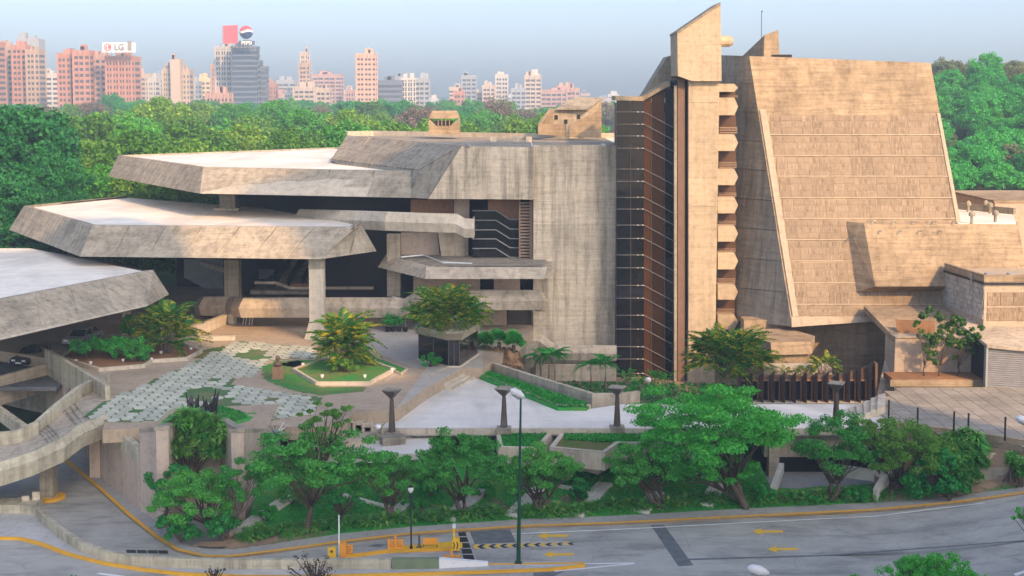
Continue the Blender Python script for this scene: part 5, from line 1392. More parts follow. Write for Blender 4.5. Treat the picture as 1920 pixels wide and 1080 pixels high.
# ================================================================ VEGETATION
NP = np.random.default_rng(5)
def leaf_obj(name, cen, nrm, size, m, parent=None, asp=.55, fold=True, off=(0,0,0)):
    """cloud of small pointed leaves: one quad each"""
    n = len(cen); nrm = nrm / (np.linalg.norm(nrm, axis=1, keepdims=True) + 1e-9)
    t = NP.normal(size=(n, 3)); t -= nrm * (t * nrm).sum(1, keepdims=True); t /= np.linalg.norm(t, axis=1, keepdims=True) + 1e-9
    b = np.cross(nrm, t); s = np.asarray(size).reshape(-1, 1) * np.ones((n, 1))
    V = np.stack([cen - t*s, cen + b*s*asp - nrm*s*.12, cen + t*s, cen - b*s*asp - nrm*s*.12], 1).reshape(-1, 3) - np.array(off)
    return mesh_np(name, V, n, m, parent)
def mesh_np(name, V, nq, m, parent=None, link_=True):
    me = bpy.data.meshes.new(name); me.vertices.add(len(V)); me.vertices.foreach_set('co', V.astype(np.float32).ravel())
    me.loops.add(nq * 4); me.loops.foreach_set('vertex_index', np.arange(nq * 4, dtype=np.int32))
    me.polygons.add(nq); me.polygons.foreach_set('loop_start', np.arange(0, nq * 4, 4, dtype=np.int32))
    me.materials.append(m); me.update(calc_edges=True)
    return link(name, me, parent) if link_ else me
def clump_cloud(C_, rad, nper, flat=.7, up=.35):
    """leaves on and in lumps: returns centres and normals"""
    k = len(C_); d = NP.normal(size=(k * nper, 3)); d /= np.linalg.norm(d, axis=1, keepdims=True)
    rr = np.repeat(np.asarray(rad), nper).reshape(-1, 1) * (NP.random((k * nper, 1)) ** .45)
    d2 = d.copy(); d2[:, 2] *= flat
    cen = np.repeat(C_, nper, axis=0) + d2 * rr
    nr = d + NP.normal(size=d.shape) * .7; nr[:, 2] += up
    return cen, nr
def limbs(mb, base, tops, r0, fork, seed, wob=.25, gather=.5):
    rr = random.Random(seed); base = Vector(base); f = Vector(fork)
    mid = base.lerp(f, .5) + Vector((rr.uniform(-1,1), rr.uniform(-1,1), 0)) * wob * .5
    mb.tube([base + Vector((0,0,-.15)), base + Vector((0,0,.15)), mid, f], [r0*1.35, r0*1.05, r0*.85, r0*.7], 8)
    for tp in tops:
        tp = Vector(tp); s = f.lerp(base, rr.uniform(0, .25)); v = tp - s
        m1 = s + v * .35 + Vector((rr.uniform(-1,1), rr.uniform(-1,1), rr.uniform(.0,.8))) * wob * v.length * .3
        m2 = s + v * .7 + Vector((rr.uniform(-1,1), rr.uniform(-1,1), rr.uniform(-.3,.6))) * wob * v.length * .25
        rb = r0 * rr.uniform(.3, .5); mb.tube([s, m1, m2, tp], [rb, rb*.7, rb*.42, rb*.16], 5)
def crown_points(n, rx, ry, rz, seed, shell=.55, bottom=-.5):
    g = np.random.default_rng(seed); out = []
    while len(out) < n:
        d = g.normal(size=3); d /= np.linalg.norm(d)
        if d[2] < bottom: continue
        k = shell + (1 - shell) * g.random() ** .6
        lump = 1 + .18 * math.sin(d[0]*4 + seed) * math.cos(d[1]*5 + seed*2)
        out.append((d[0]*rx*k*lump, d[1]*ry*k*lump, d[2]*rz*k*lump))
    return np.array(out)
def garden_tree(bx, by, cx, cy, rx, ry, lab, kind='tree', seed=1, z=None, ncl=46, nleaf=170, ls=.088, ground=None, multi=1, tr=.16, name='garden_tree', flat=.6, shell=.5, bark='bark', group='trees in the garden along the road'):
    p = ground if ground is not None else onground(bx, by); k = p.y / F
    c = at(cx, cy, p.y); RX, RZ = rx * k, ry * k
    t = thing(name, p, lab, 'tree', group)
    cl = crown_points(ncl, RX*.86, RX*.75, RZ*.86, seed, shell) + np.array(c)
    g = np.random.default_rng(seed + 99); rad = g.uniform(.16, .30, ncl) * (RX + RZ) * .5
    rad = rad * .80; cen, nr = clump_cloud(cl, rad, int(nleaf * 1.3), flat)
    leaf_obj('crown', cen, nr, g.uniform(.6, 1.25, len(cen)) * ls, L[kind], t, off=tuple(p))
    mb = MB(); rr = random.Random(seed)
    idx = rr.sample(range(ncl), min(ncl, 22))
    for m_ in range(multi):
        bb = p + Vector((rr.uniform(-.2,.2)*(multi>1), rr.uniform(-.2,.2)*(multi>1), 0))
        fk = p.lerp(Vector((c.x, c.y, c.z - RZ*.55)), .62) + Vector(((m_ - (multi-1)/2) * .5, 0, 0))
        limbs(mb, bb, [cl[i] for i in idx[m_::multi]], tr, fk, seed + m_)
    part('trunk', mb, M[bark], t, smooth=True, fixn=False)
    return t
GT = garden_tree
GT(427,1010, 365,935, 100,62, 'bushy dark green tree overhanging the tan pavilion corner', 'tree', 11, ncl=60, nleaf=150)
GT(432,1008, 462,905, 62,60, 'loose tree with a pale leaning trunk before the pavilion notch', 'tree', 12, ncl=34, nleaf=130, bark='bark_pale')
GT(575,1000, 590,868, 150,78, 'airy spreading tree with fine leaves in front of the lower terrace', 'tree', 13, ncl=64, nleaf=95, ls=.12, flat=.45, shell=.35)
GT(577,998, 610,790, 62,44, 'thin topped sapling rising above the airy spreading tree', 'olive', 14, ncl=24, nleaf=55, ls=.11, flat=.4, shell=.3)
GT(735,975, 725,895, 92,52, 'low umbrella shaped tree next to the white lantern', 'tree', 15, ncl=50, nleaf=140, multi=2)
GT(868,968, 858,875, 98,76, 'dense round tree left of the tall green street light', 'tree', 16, ncl=74, nleaf=160, multi=2)
GT(1008,965, 1018,885, 84,58, 'rounded tree behind the tall green street light', 'tree', 17, ncl=56, nleaf=150, multi=3)
GT(1243,955, 1210,866, 92,62, 'rounded tree beside the big feathery tree with a slanting stem', 'tree', 18, ncl=58, nleaf=150, multi=3)
GT(1392,952, 1354,800, 198,98, 'biggest feathery tree with broad layered bright green crown', 'feather', 19, ncl=115, nleaf=170, ls=.12, flat=.32, multi=2, tr=.24, shell=.3)
GT(1400,950, 1330,880, 110,40, 'lower feathery tree under the biggest crown', 'feather', 20, ncl=40, nleaf=110, ls=.12, flat=.4, shell=.3)
GT(1562,940, 1572,838, 92,74, 'dark green tree standing in the garage entrance bed', 'tree', 21, ncl=64, nleaf=140, multi=2)
GT(1662,932, 1700,852, 96,72, 'olive green tree right of the garage entrance', 'olive', 22, ncl=70, nleaf=150, multi=3)
GT(1655,925, 1640,815, 60,42, 'olive sprig topped tree behind the garage entrance', 'olive', 23, ncl=34, nleaf=120)
GT(1770,930, 1760,870, 40,48, 'shadowy narrow tree beside the strappy bush', 'deep', 24, ncl=34, nleaf=120)
GT(300,985, 330,905, 60,40, 'dark shrubby tree hiding the pavilion base', 'deep', 25, ncl=30, nleaf=120)
GT(640,985, 640,930, 60,34, 'small dark tree over the lawn', 'deep', 26, ncl=30, nleaf=110)

# slender trees against the sunlit wall
for i, (bx, ty, pcs, lab) in enumerate(((1747,716,[(1738,625,22,15),(1750,640,24,14),(1760,628,14,12),(1733,592,12,9),(1742,581,11,8),(1718,606,9,7),(1744,655,16,14),(1748,678,10,9)],'leftmost slender tree with two straight stems against the sunlit wall'),
                                     (1779,718,[(1775,607,20,13),(1787,622,22,13),(1790,598,15,9),(1763,594,12,10),(1800,640,18,12),(1782,643,9,9),(1792,670,7,5)],'middle slender tree forking low against the sunlit wall'),
                                     (1806,714,[(1812,620,20,13),(1822,632,18,12),(1806,646,18,11),(1818,652,14,12),(1840,642,8,7),(1843,614,9,7),(1803,604,10,8),(1832,627,9,7)],'rightmost slender tree with drooping dark clumps against the sunlit wall'))):
    p = atz(bx, ty, 4.3); p = Vector((p.x, 109.4, 4.3)); k = p.y / F
    t = thing('slender_tree', p, lab, 'tree', 'slender trees against the sunlit wall')
    cl = np.array([tuple(at(x, y, 109.4 + .35*math.sin(j*2.2 + i))) for j, (x, y, a, b) in enumerate(pcs)])
    sub = []; sr = []
    for j, (x, y, a, b) in enumerate(pcs):
        for q in range(6):
            sub.append(cl[j] + np.array([NP.uniform(-.7,.7)*a*k, NP.uniform(-.4,.4)*a*k, NP.uniform(-.6,.6)*b*k])); sr.append(.5*b*k)
    cen, nr = clump_cloud(np.array(sub), np.array(sr), 55, .8)
    leaf_obj('crown', cen, nr, NP.uniform(.07,.14,len(cen)), leafmat('slender_tree_leaves', [(.15,(.02,.055,.018)),(.5,(.045,.10,.03)),(.85,(.09,.15,.04))]) if i == 0 else bpy.data.materials['slender_tree_leaves'], t, off=tuple(p))
    mb = MB(); limbs(mb, p, [tuple(c) for c in cl], .075, p + Vector((.05*i, 0, .9)), 60 + i, .3)
    part('trunk', mb, M['bark'], t, smooth=True, fixn=False)

# ---- palms: every frond is a part
def frond_mesh(name, seed, m, ln=1.0, droop=.55, nl=22, lw=.30, width=.026):
    g = random.Random(seed); V = []
    mid = [Vector((ln * f * (1 - .12*droop*f), 0, -droop * f * f * .75 * ln + .12*f)) for f in [i/12 for i in range(13)]]
    def P(f): 
        x = f*12; i = min(11, int(x)); return mid[i].lerp(mid[i+1], x - i)
    for i in range(12):
        a, b = mid[i], mid[i+1]; w_ = .012*(1 - i/14)
        V += [a + Vector((0,-w_,0)), b + Vector((0,-w_,0)), b + Vector((0,w_,0)), a + Vector((0,w_,0))]
    for i in range(nl):
        f = .16 + .84 * i / nl; a = P(f); L_ = lw * ln * math.sin(math.pi * (.18 + .78 * f)) * g.uniform(.85, 1.1)
        for s in (-1, 1):
            tipd = Vector((.55, s * .85, -.18 - .25*g.random())).normalized() * L_
            w_ = Vector((width, 0, 0)); mdp = a + tipd * .5 + Vector((0,0,.02))
            tip = a + tipd + Vector((0, 0, -.22 * L_))
            V += [a - w_*.6, mdp - w_, tip, mdp + w_]
    V = np.array([tuple(v) for v in V]); return mesh_np(name, V, len(V)//4, m, link_=False)
FR = {}
for key, m in (('palm', L['palm']), ('palm_y', L['palm_y']), ('deep', L['cover'])):
    FR[key] = [frond_mesh('frond', 30 + i, m, 1.0, d) for i, d in enumerate((.6, 1.0, 1.35))]
def frond(par, c, yaw, elev, ln, me, roll=0):
    o = link('frond', me, par); o.location = Vector(c) - wloc(par)
    o.rotation_euler = (Matrix.Rotation(yaw, 3, 'Z') @ Matrix.Rotation(-elev, 3, 'Y') @ Matrix.Rotation(roll, 3, 'X')).to_euler(); o.scale = (ln, ln, ln); return o
def areca(p, h, n, lab, key, seed, spread=.7, stems=9, width=1.0, name='areca_palm'):
    """clump of arching fronds forming a rounded dome"""
    g = random.Random(seed); t = thing(name, p, lab, 'palm'); mb = MB(); per = max(4, n // stems)
    for s in range(stems):
        a = s * 2.4 + g.uniform(-.3, .3); rr_ = spread * math.sqrt((s + .5) / stems) * .55; b = p + Vector((math.cos(a)*rr_*.5, math.sin(a)*rr_*.5, -.05))
        top = p + Vector((math.cos(a)*rr_*1.15*width, math.sin(a)*rr_*1.15*width, h * (.52 - .36 * (s / stems)) * g.uniform(.85, 1.1)))
        mb.tube([b, b.lerp(top, .5) + Vector((0,0,.05)), top], [.06, .05, .04], 5)
        for i in range(per):
            yaw = a + g.uniform(-1.9, 1.9); el = R(g.uniform(28, 82) if s < stems * .6 else g.uniform(5, 60))
            k = key if g.random() > .28 else {'palm': 'palm_y', 'palm_y': 'palm', 'deep': 'palm'}[key]
            frond(t, top + Vector((0,0,g.uniform(-.25,.1))), yaw, el, h * g.uniform(.38, .56), g.choice(FR[k]), g.uniform(-.6,.6))
    part('stems', mb, M['bark_pale'], t, smooth=True, fixn=False)
    return t
areca(atz(312, 664, PZ), 5.4, 90, 'tall green palm clump in the kerbed bed under the lowest canopy', 'palm', 1, 1.5, 12)
areca(atz(642, 690, PZ + .1), 5.2, 96, 'yellow green palm clump on the octagonal grass island', 'palm', 2, 1.4, 12, .8)
areca(at(838, 614, 111.8), 4.2, 220, 'large golden palm clump growing on the planted pavilion roof', 'palm', 3, 2.8, 19, 1.15)
areca(Vector((at(1366,700,112.5).x, 112.5, zat(705,112.5))), 4.9, 170, 'broad yellow green palm clump at the foot of the hall', 'palm', 4, 3.0, 17, 1.2)
areca(Vector((at(1545,700,111.5).x, 111.5, zat(703,111.5))), 2.3, 32, 'small palm clump behind the fin screen', 'palm_y', 5, 1.2, 7)
for i, x in enumerate((1448, 1474, 1500, 1516)):
    areca(Vector((at(x,702,111.6).x, 111.6, zat(706,111.6))), 1.2, 14, ['lowest sprig of palm peeping over the fins beside the broad clump', 'low palm sprig, second to the right of the broad clump', 'low palm sprig, third to the right of the broad clump', 'low palm sprig touching the small palm clump'][i], 'palm_y', 6 + i, .5, 4, 1, 'low_palm')
areca(at(852, 622, 109.7), 2.2, 50, 'low fringe of palm fronds hanging over the front rim of the planted pavilion', 'palm', 77, 1.6, 8, 1.3, 'low_palm')
areca(at(806, 617, 110.9), 2.2, 44, 'low fringe of palm fronds at the left rim of the planted pavilion', 'palm_y', 78, 1.3, 7, 1.2, 'low_palm')
def coco(px, pyb, pyt, z, lab, seed, n=11):
    p = atz(px, pyb, z); k = p.y/F; h = (pyb - pyt) * k; g = random.Random(seed); t = thing('young_palm', p, lab, 'palm', 'young palms in the sunken court')
    top = p + Vector((g.uniform(-.15,.15), 0, h)); mb = MB().tube([p + Vector((0,0,-.3)), p.lerp(top,.5) + Vector((.05,0,0)), top], [.11,.08,.06], 7); part('trunk', mb, M['bark_pale'], t, smooth=True)
    for i in range(n):
        frond(t, top, i * 2.4 + g.uniform(-.2,.2), R(g.uniform(5, 70)), h * .2 + 1.0, FR['deep'][i % 2 + 1], g.uniform(-.3,.3))
coco(1014,722,668,.3,'young palm with bare trunk, leftmost in the sunken court',1)
coco(1027,728,664,.3,'young palm in the middle of the left cluster in the sunken court',2)
coco(1040,732,666,.3,'young palm nearest the garden wall in the left cluster',3)
coco(1108,738,684,.3,'young palm before the pale court parapet, left of its twin',4)
coco(1134,736,680,.3,'young palm before the pale court parapet, next to the dark glass bay',5)
coco(984,712,672,.3,'slim young palm next to the fan palms',6,7)
# fan palms with brown skirts
def fan_mesh(name, m, seed):
    g = random.Random(seed); V = []
    for i in range(17):
        a = R(-125 + 250*i/16); d = Vector((math.cos(a), math.sin(a), 0)); s = Vector((-d.y, d.x, 0)); L_ = .55*g.uniform(.85,1.1)
        b = Vector((.6,0,0)); V += [b, b + d*L_*.6 + s*.05, b + d*L_ + Vector((0,0,-.13)), b + d*L_*.6 - s*.05]
    V += [Vector((0,-.012,0)), Vector((.6,-.012,0)), Vector((.6,.012,0)), Vector((0,.012,0))]
    V = np.array([tuple(v) for v in V]); return mesh_np(name, V, len(V)//4, m, link_=False)
FAN = [fan_mesh('fan_leaf', L['cover'], i) for i in range(2)]; FANB = [fan_mesh('dead_fan_leaf', L['brown'], i) for i in range(2)]
def fanpalm(px, pyb, pyt, z, lab, seed):
    p = atz(px, pyb, z); k = p.y/F; h = (pyb - pyt)*k; g = random.Random(seed); t = thing('fan_palm', p, lab, 'palm', 'fan palms beside the planted pavilion')
    top = p + Vector((0,0,h)); part('trunk', MB().tube([p + Vector((0,0,-.4)), top], [.2,.16], 8), M['bark'], t)
    for i in range(22):
        o = frond(t, top + Vector((0,0,g.uniform(-.2,.1))), i*2.4, R(g.uniform(18,85)), g.uniform(.95,1.3), FAN[i%2], g.uniform(-.5,.5)); o.name = 'fan_leaf'
    for i in range(30):
        o = frond(t, top + Vector((0,0,-g.uniform(.1,1.5))), i*2.4 + .5, R(g.uniform(-80,-35)), g.uniform(1.0,1.35), FANB[i%2], g.uniform(-.5,.5)); o.name = 'dead_fan_leaf'
fanpalm(908,704,646,2.4,'fan palm with brown skirt nearest the planted pavilion',1)
fanpalm(936,708,640,2.4,'fan palm with brown skirt in the middle of three',2)
fanpalm(963,712,645,2.4,'fan palm with brown skirt nearest the young palms',3)
# strappy plants
def strap_mesh(name, seed, m, n=60, ln=1.0, up=.5, w=.065):
    g = np.random.default_rng(seed); V = []
    for i in range(n):
        a = g.uniform(0, 6.283); e = g.uniform(.15, 1.35); L_ = ln*g.uniform(.6,1.05); d = np.array([math.cos(a)*math.cos(e), math.sin(a)*math.cos(e), math.sin(e)]); s = np.array([-math.sin(a), math.cos(a), 0])*w
        p0 = np.zeros(3); p1 = d*L_*.55; p2 = d*L_*.9 + np.array([math.cos(a),math.sin(a),0])*L_*.18 - np.array([0,0,L_*.28])
        V += [p0 - s*.6, p1 - s, p1 + s, p0 + s*.6, p1 - s, p2 - s*.1, p2 + s*.1, p1 + s]
    return mesh_np(name, np.array(V), n*2, m, link_=False)
ST = [strap_mesh('leaf_tuft', i, L['strap']) for i in range(3)]
def strap_bush(px, py, Y, rx, ry, lab, seed, n=60, name='screw_pine', sc_=.95, cat='shrub', ground=None):
    c = at(px, py, Y); k = Y/F; g = random.Random(seed); t = thing(name, Vector((c.x, c.y, c.z - ry*k)), lab, cat); mb = MB(); b = wloc(t)
    for i in range(n):
        a = g.uniform(0, 6.28); e = g.uniform(-.5, 1.5); rr_ = g.uniform(.45, 1)
        q = c + Vector((math.cos(a)*math.cos(e)*rx*k*rr_, math.sin(a)*math.cos(e)*rx*k*.6*rr_ - .1, math.sin(e)*ry*k*rr_))
        o = link('leaf_tuft', ST[i%3], t); o.location = q - b; s = g.uniform(.75,1.2)*sc_; o.scale = (s,s,s); o.rotation_euler = (g.uniform(-.5,.5), g.uniform(-.5,.5), g.uniform(0,6.28))
        if i % 3 == 0: mb.tube([b + Vector((g.uniform(-.4,.4),g.uniform(-.3,.3),-.2)), b.lerp(q,.6), q], [.08,.06,.04], 5)
    part('stems', mb, M['bark'], t, fixn=False)
strap_bush(360, 832, 87.2, 70, 58, 'huge drooping strappy plant filling the notch of the tan pavilion', 1, 140)
strap_bush(1805, 862, 89.6, 46, 50, 'tall strappy bush beside the soil bank', 2, 60)
strap_bush(1815, 900, 88.4, 34, 26, 'low strappy bush at the foot of the soil bank', 3, 22)
for i, (x, y) in enumerate(((1895,875),(1914,885))):
    strap_bush(x, y, 87.6, 12, 26, ['narrow spiky plant near the right edge of the soil bank', 'spiky plant on the right edge by the kerb'][i], 5+i, 14, 'spiky_plant', .6)
# shrubs along the sidewalk: individual tufts
hx = [470,500,530,560,600,630,662,700,735,765,800,838,872,905,940,975,1010,1045,1085,1120,1165,1200,1235,1270,1310,1345,1380,1420,1455,1490,1520,1555,1590,1625,1660,1700,1740,1775]
lower = np.interp
for i, x in enumerate(hx):
    yb = np.interp(x, [470,640,880,1150,1400,1640,1800], [1012,992,972,960,945,936,925]) - rnd.uniform(0, 7)
    p = onground(x, yb); g = random.Random(i); 
    t = thing('border_plant', p, 'low strappy border plant in the row along the sidewalk', 'plant', 'border plants along the sidewalk')
    for q in range(4):
        o = link('leaf_tuft', ST[q % 3], t); o.location = (g.uniform(-.6,.6), g.uniform(-.25,.35), -.03); s = g.uniform(.75, 1.25); o.scale = (s,s,s*1.1); o.rotation_euler.z = g.uniform(0,6.28)
# leafy bushes (each one a thing)
def bush(px, py, rx, ry, lab, kind='tree', seed=1, Y=None, z=None, nleaf=100, ls=.10, ncl=16, group=None, name='leafy_bush'):
    p = atz(px, py + ry, z) if z is not None else (Vector((at(px,py,Y).x, Y, zat(py + ry, Y))) if Y else onground(px, py + ry))
    k = p.y/F; t = thing(name, p, lab, 'bush', group); c = p + Vector((0,0,ry*k))
    cl = crown_points(ncl, rx*k*.8, rx*k*.6, ry*k*.85, seed, .3, -.8) + np.array(c); g = np.random.default_rng(seed)
    cen, nr = clump_cloud(cl, g.uniform(.25,.45,ncl)*min(rx,ry)*k, nleaf, .8)
    leaf_obj('foliage', cen, nr, g.uniform(.6,1.3,len(cen))*ls, L[kind], t, off=tuple(p))
    mb = MB()
    for q in range(0, ncl, 3): mb.tube([p + Vector((0,0,-.1)), p.lerp(Vector(cl[q]), .5) + Vector((0,0,.1)), Vector(cl[q])], [.04,.03,.015], 5)
    part('stems', mb, M['bark'], t, fixn=False); return t
for i, (x, y, rx, ry, kd, l) in enumerate(((810,905,34,26,'deep','big leaved dark bush behind the white lantern'), (905,915,34,18,'cover','bright bush between two diagonal paths'), (965,912,26,16,'tree','bush behind the green street light'),
        (1085,920,20,26,'deep','dark bush left of the wide diagonal path'), 
        (1420,920,40,22,'cover','bright bush right of the feathery tree trunk'), (1500,930,50,12,'cover','low bright hedge before the garage entrance'), (1610,925,40,14,'cover','low bright hedge right of the garage entrance'),
        (500,960,40,18,'cover','low bush at the edge of the lawn'),
        (1720,905,50,30,'deep','shaded bush below the olive tree'), (1780,915,40,24,'deep','shaded bush next to the strappy bush'), (340,985,60,30,'deep','dark bush at the pavilion corner'), (420,980,40,34,'deep','dark bush in the pavilion notch'),
        (550,915,50,30,'tree','bush behind the airy tree'), (780,945,30,12,'cover','ground bush by the first diagonal path'), )):
    bush(x, y, rx, ry, l, kd, 200 + i, ls=.13 if kd == 'deep' else .10)
for i, (x, y, rx, ry, kd, l) in enumerate(((165,650,40,22,'cover','leafy shrub nearest the pit parapet'), (215,645,40,26,'cover','leafy shrub in the middle of the kerbed bed'), (255,655,34,22,'tree','dark leafy shrub beside the tall palm'), (245,610,26,24,'tree','tall shrub behind the palm of the kerbed bed'))):
    bush(x, y, rx, ry, l, kd, 300 + i, z=PZ + .2, ls=.17, ncl=22, nleaf=70)
bush(806, 673, 30, 15, 'bright fine leaved shrub before the glass pavilion', 'cover', 310, z=PZ, ls=.09)
bush(642, 683, 36, 15, 'round brownish shrub skirt at the foot of the island palms', 'olive', 311, z=PZ + .1, ls=.08, ncl=26)
for i, x in enumerate((727, 737, 748, 760)):
    p = atz(x, 622, PZ); t = thing('potted_plant', p, ['leftmost potted plant in the row by the glass pavilion', 'potted plant, second of the row by the glass pavilion', 'potted plant, third of the row by the glass pavilion', 'tall potted sapling next to the glass pavilion'][i], 'potted plant', 'potted plants by the glass pavilion')
    part('pot', MB().lathe(p, [(.18,0),(.26,.4),(.28,.42)], 10), M['black'], t)
    hh = 2.0 if i == 3 else .9
    if i == 3: part('trunk', MB().tube([p + Vector((0,0,.3)), p + Vector((0,0,1.9))], .05, 6), M['bark_pale'], t)
    cen, nr = clump_cloud(np.array([p]) + np.array([[0,0,hh],[.25,0,hh+.2],[-.25,0,hh+.1],[0,.1,hh+.5]]), [.45]*4, 60); leaf_obj('foliage', cen, nr, NP.uniform(.07,.14,len(cen)), L['cover'], t, off=tuple(p))
for i, (x, y) in enumerate(((1175,715),(1200,722),(1225,712),(1250,718),(1185,735),(1240,735))):
    areca(Vector((at(x,y,111).x, 111 - (y-712)*.05, zat(y + 8,111))), 1.7, 16, 'low dark green palm at the foot of the dark glass bay', 'deep', 40 + i, .5, 4, 1, 'low_palm')['group'] = 'low palms at the foot of the glass bay'
# fallen-back foreground plants at the bottom edge
def fg_shrub(px, py, Y, rx, ry, lab, kind, seed, ncl, nleaf, ls):
    c = at(px, py, Y); k = Y/F; p = Vector((c.x + (2.6 if px > 1900 else 0), Y, 0 if Y > 70 else max(0, c.z - 3))); t = thing('foreground_shrub', p, lab, 'shrub')
    cl = crown_points(ncl, rx*k, rx*k*.7, ry*k, seed, .2, -.9) + np.array(c); g = np.random.default_rng(seed)
    cen, nr = clump_cloud(cl, g.uniform(.15,.3,ncl)*min(rx,ry)*k, nleaf, .9); leaf_obj('foliage', cen, nr, g.uniform(.6,1.3,len(cen))*ls, L[kind], t, off=tuple(p))
    mb = MB()
    for q in range(ncl): mb.tube([p, p.lerp(Vector(cl[q]), .7), Vector(cl[q])], [.05,.03,.012], 5)
    part('stems', mb, M['bark'], t, fixn=False)
fg_shrub(590, 1068, 74, 52, 34, 'dark red leaved twiggy shrub rising over the bottom edge', 'wine', 1, 40, 9, .075)
fg_shrub(402, 1072, 74, 24, 12, 'tiny dark red twigs at the bottom edge', 'wine', 2, 14, 7, .07)
fg_shrub(1745, 1078, 66, 100, 40, 'bright green bush rising over the bottom edge', 'feather', 3, 170, 90, .055)
fg_shrub(1605, 1082, 66, 14, 8, 'small green tip beside the bright bush at the bottom edge', 'feather', 4, 6, 60, .08)
fg_shrub(138, 1082, 74, 14, 6, 'small green sprig at the bottom edge beside the lane line', 'cover', 5, 6, 40, .06)
fg_shrub(1918, 965, 74, 22, 18, 'small green branch reaching in at the right edge', 'feather', 6, 12, 40, .08)

# ground cover (nobody could count it)
def cover(name, poly, zf, n, ls, kind, seed, up=1.0, skip=lambda x, y: False):
    g = np.random.default_rng(seed); P = np.array([(p[0], p[1]) for p in poly]); lo, hi = P.min(0), P.max(0); pts = []
    while len(pts) < n:
        q = g.uniform(lo, hi, size=(n, 2)); pts += [tuple(v) for v in q if inpoly(v[0], v[1], poly) and not skip(v[0], v[1])]
    pts = np.array(pts[:n]); z = np.array([float(zf(x, y)) for x, y in pts]) + g.random(n)*.16
    cen = np.column_stack([pts, z]); nr = g.normal(size=(n,3)); nr[:,2] += up
    o = leaf_obj(name, cen, nr, g.uniform(.5,1.2,n)*ls, L[kind]); o['kind'] = 'stuff'; return o
cover('ground_cover', [tuple(p) for p in inset(gs, .15)], lambda x, y: WZ + .22, 5000, .11, 'cover', 1)
cover('ground_cover', [tuple(p) for p in inset(PLN[0][1], .3)], lambda x, y: 3.5, 4200, .11, 'cover', 2)
q_ = [(p.x,p.y) for p in G([(1060,822),(1058,808),(1318,808),(1326,828),(1165,828)], 3.62)]
cover('ground_cover', q_, lambda x, y: 3.5, 7000, .12, 'cover', 3)
cover('ground_cover', [(mc.x + 2.7*math.cos(a*.524), mc.y + 2.1*math.sin(a*.524)) for a in range(12)], moundz, 2600, .09, 'cover', 4)
garage_gap = lambda x, y: 17.2 < x < 26.7 and y > float(np.interp(x, fx, fy)) + 1.3
gpoly = [(p.x, p.y) for p in Bp[1:12]] + [(p.x, p.y + 6.5) for p in Bp[1:12]][::-1]
cover('grass', gpoly, gz, 30000, .07, 'cover', 5, .3, garage_gap)
cover('ground_cover', [(26, 104.5), (3.5,118), (3.5,126), (20,125), (28,112)], lambda x, y: .3, 6500, .2, 'deep', 6)
cover('fallen_leaves', gpoly, lambda x, y: float(gz(x, y)) - .06, 2500, .06, 'brown', 7, 1.0, garage_gap)

# diagonal pale kerb strips through the garden
def path_strip(a, b, w, lab):
    p, q = onground(*a), onground(*b); d = (q - p); d.z = 0; d.normalize(); n_ = Vector((-d.y, d.x, 0))*w/2; up = Vector((0,0,.14))
    t = solo('garden_path', MB().slab([p + n_ + up, p - n_ + up, q - n_ + up, q + n_ + up], (0,0,-.4)), M['path_white'], lab, 'path')
for a, b, w_, l in (((838,976),(903,920),1.1,'pale diagonal path left of the green street light'), ((958,970),(1012,917),1.0,'pale diagonal path running behind the green street light'),
                   ((1078,968),(1135,908),1.1,'wide pale diagonal path below the planter front'), ((1202,962),(1232,925),1.0,'pale diagonal path by the slanting stem'),
                   ((1322,950),(1346,910),1.0,'pale diagonal path left of the feathery tree trunk'), ((450,994),(545,932),.9,'pale diagonal path beside the pavilion'), ((718,978),(768,942),.9,'pale diagonal path by the white lantern')):
    path_strip(a, b, w_, l)
for a, b, l in (((645,930),(728,953),'low kerb crossing the left lawn'), ((1046,912),(1115,925),'low kerb linking two diagonal paths')):
    path_strip(a, b, .35, l)

# ---- park trees behind, each one a thing
def tree_proto(seed, kind, rx=1.0, rz=.8, ncl=70, nleaf=60, ls=.07, h=1.6, bark='bark', bare=False):
    cl = crown_points(ncl, rx*.85, rx*.85, rz*.85, seed, .55, -.45) + np.array([0,0,h - rz*.75]); g = np.random.default_rng(seed)
    cen, nr = clump_cloud(cl, g.uniform(.16,.30,ncl)*rx, nleaf, .75)
    V = leaf_obj('crown', cen, nr, g.uniform(.6,1.3,len(cen))*ls, L[kind]); me = V.data; bpy.data.objects.remove(V)
    mb = MB(); rr = random.Random(seed); limbs(mb, (0,0,0), [cl[i] for i in rr.sample(range(ncl), 26)], .06, (0,0,h*.38), seed)
    tm = mb.mesh('trunk', M[bark], fixn=False); return me, tm
PROT = {k: [tree_proto(s + i*7, k, 1.0, .8 if k != 'dry' else .7, 80, 130 if k != 'dry' else 36, .05 if k != 'dry' else .04) for i in range(3)] for s, k in ((1,'forest'),(2,'forest2'),(3,'dry'),(4,'hill'),(5,'hill_dry'),(6,'deep'),(8,'night'))}
def plant(kind, x, y, s, lab, grp, z=None, cat='tree', name='park_tree', ht=None):
    t = thing(name, Vector((x, y, float(tz(x, y)) - .2 if z is None else z)), lab, cat, grp)
    me, tm = rnd.choice(PROT[kind]); a = rnd.uniform(0, 6.28)
    sz = s * rnd.uniform(.85, 1.1); ht = ht or 1.6 * sz; drop = max(0, ht - 1.62 * sz)
    lv = [drop]
    while lv[-1] > sz * .45 and len(lv) < 3: lv.append(lv[-1] - sz * .75)
    for i, dz in enumerate(lv):
        o = link('crown', me if i == 0 else rnd.choice(PROT[kind])[0], t); k = 1 + .12 * i; o.scale = (s * k, s * k, sz); o.location.z = dz; o.rotation_euler.z = a + i * 1.7
    o = link('trunk', tm, t); o.scale = (s, s, sz * max(1, ht / (1.62 * sz))); o.rotation_euler.z = a
    return t
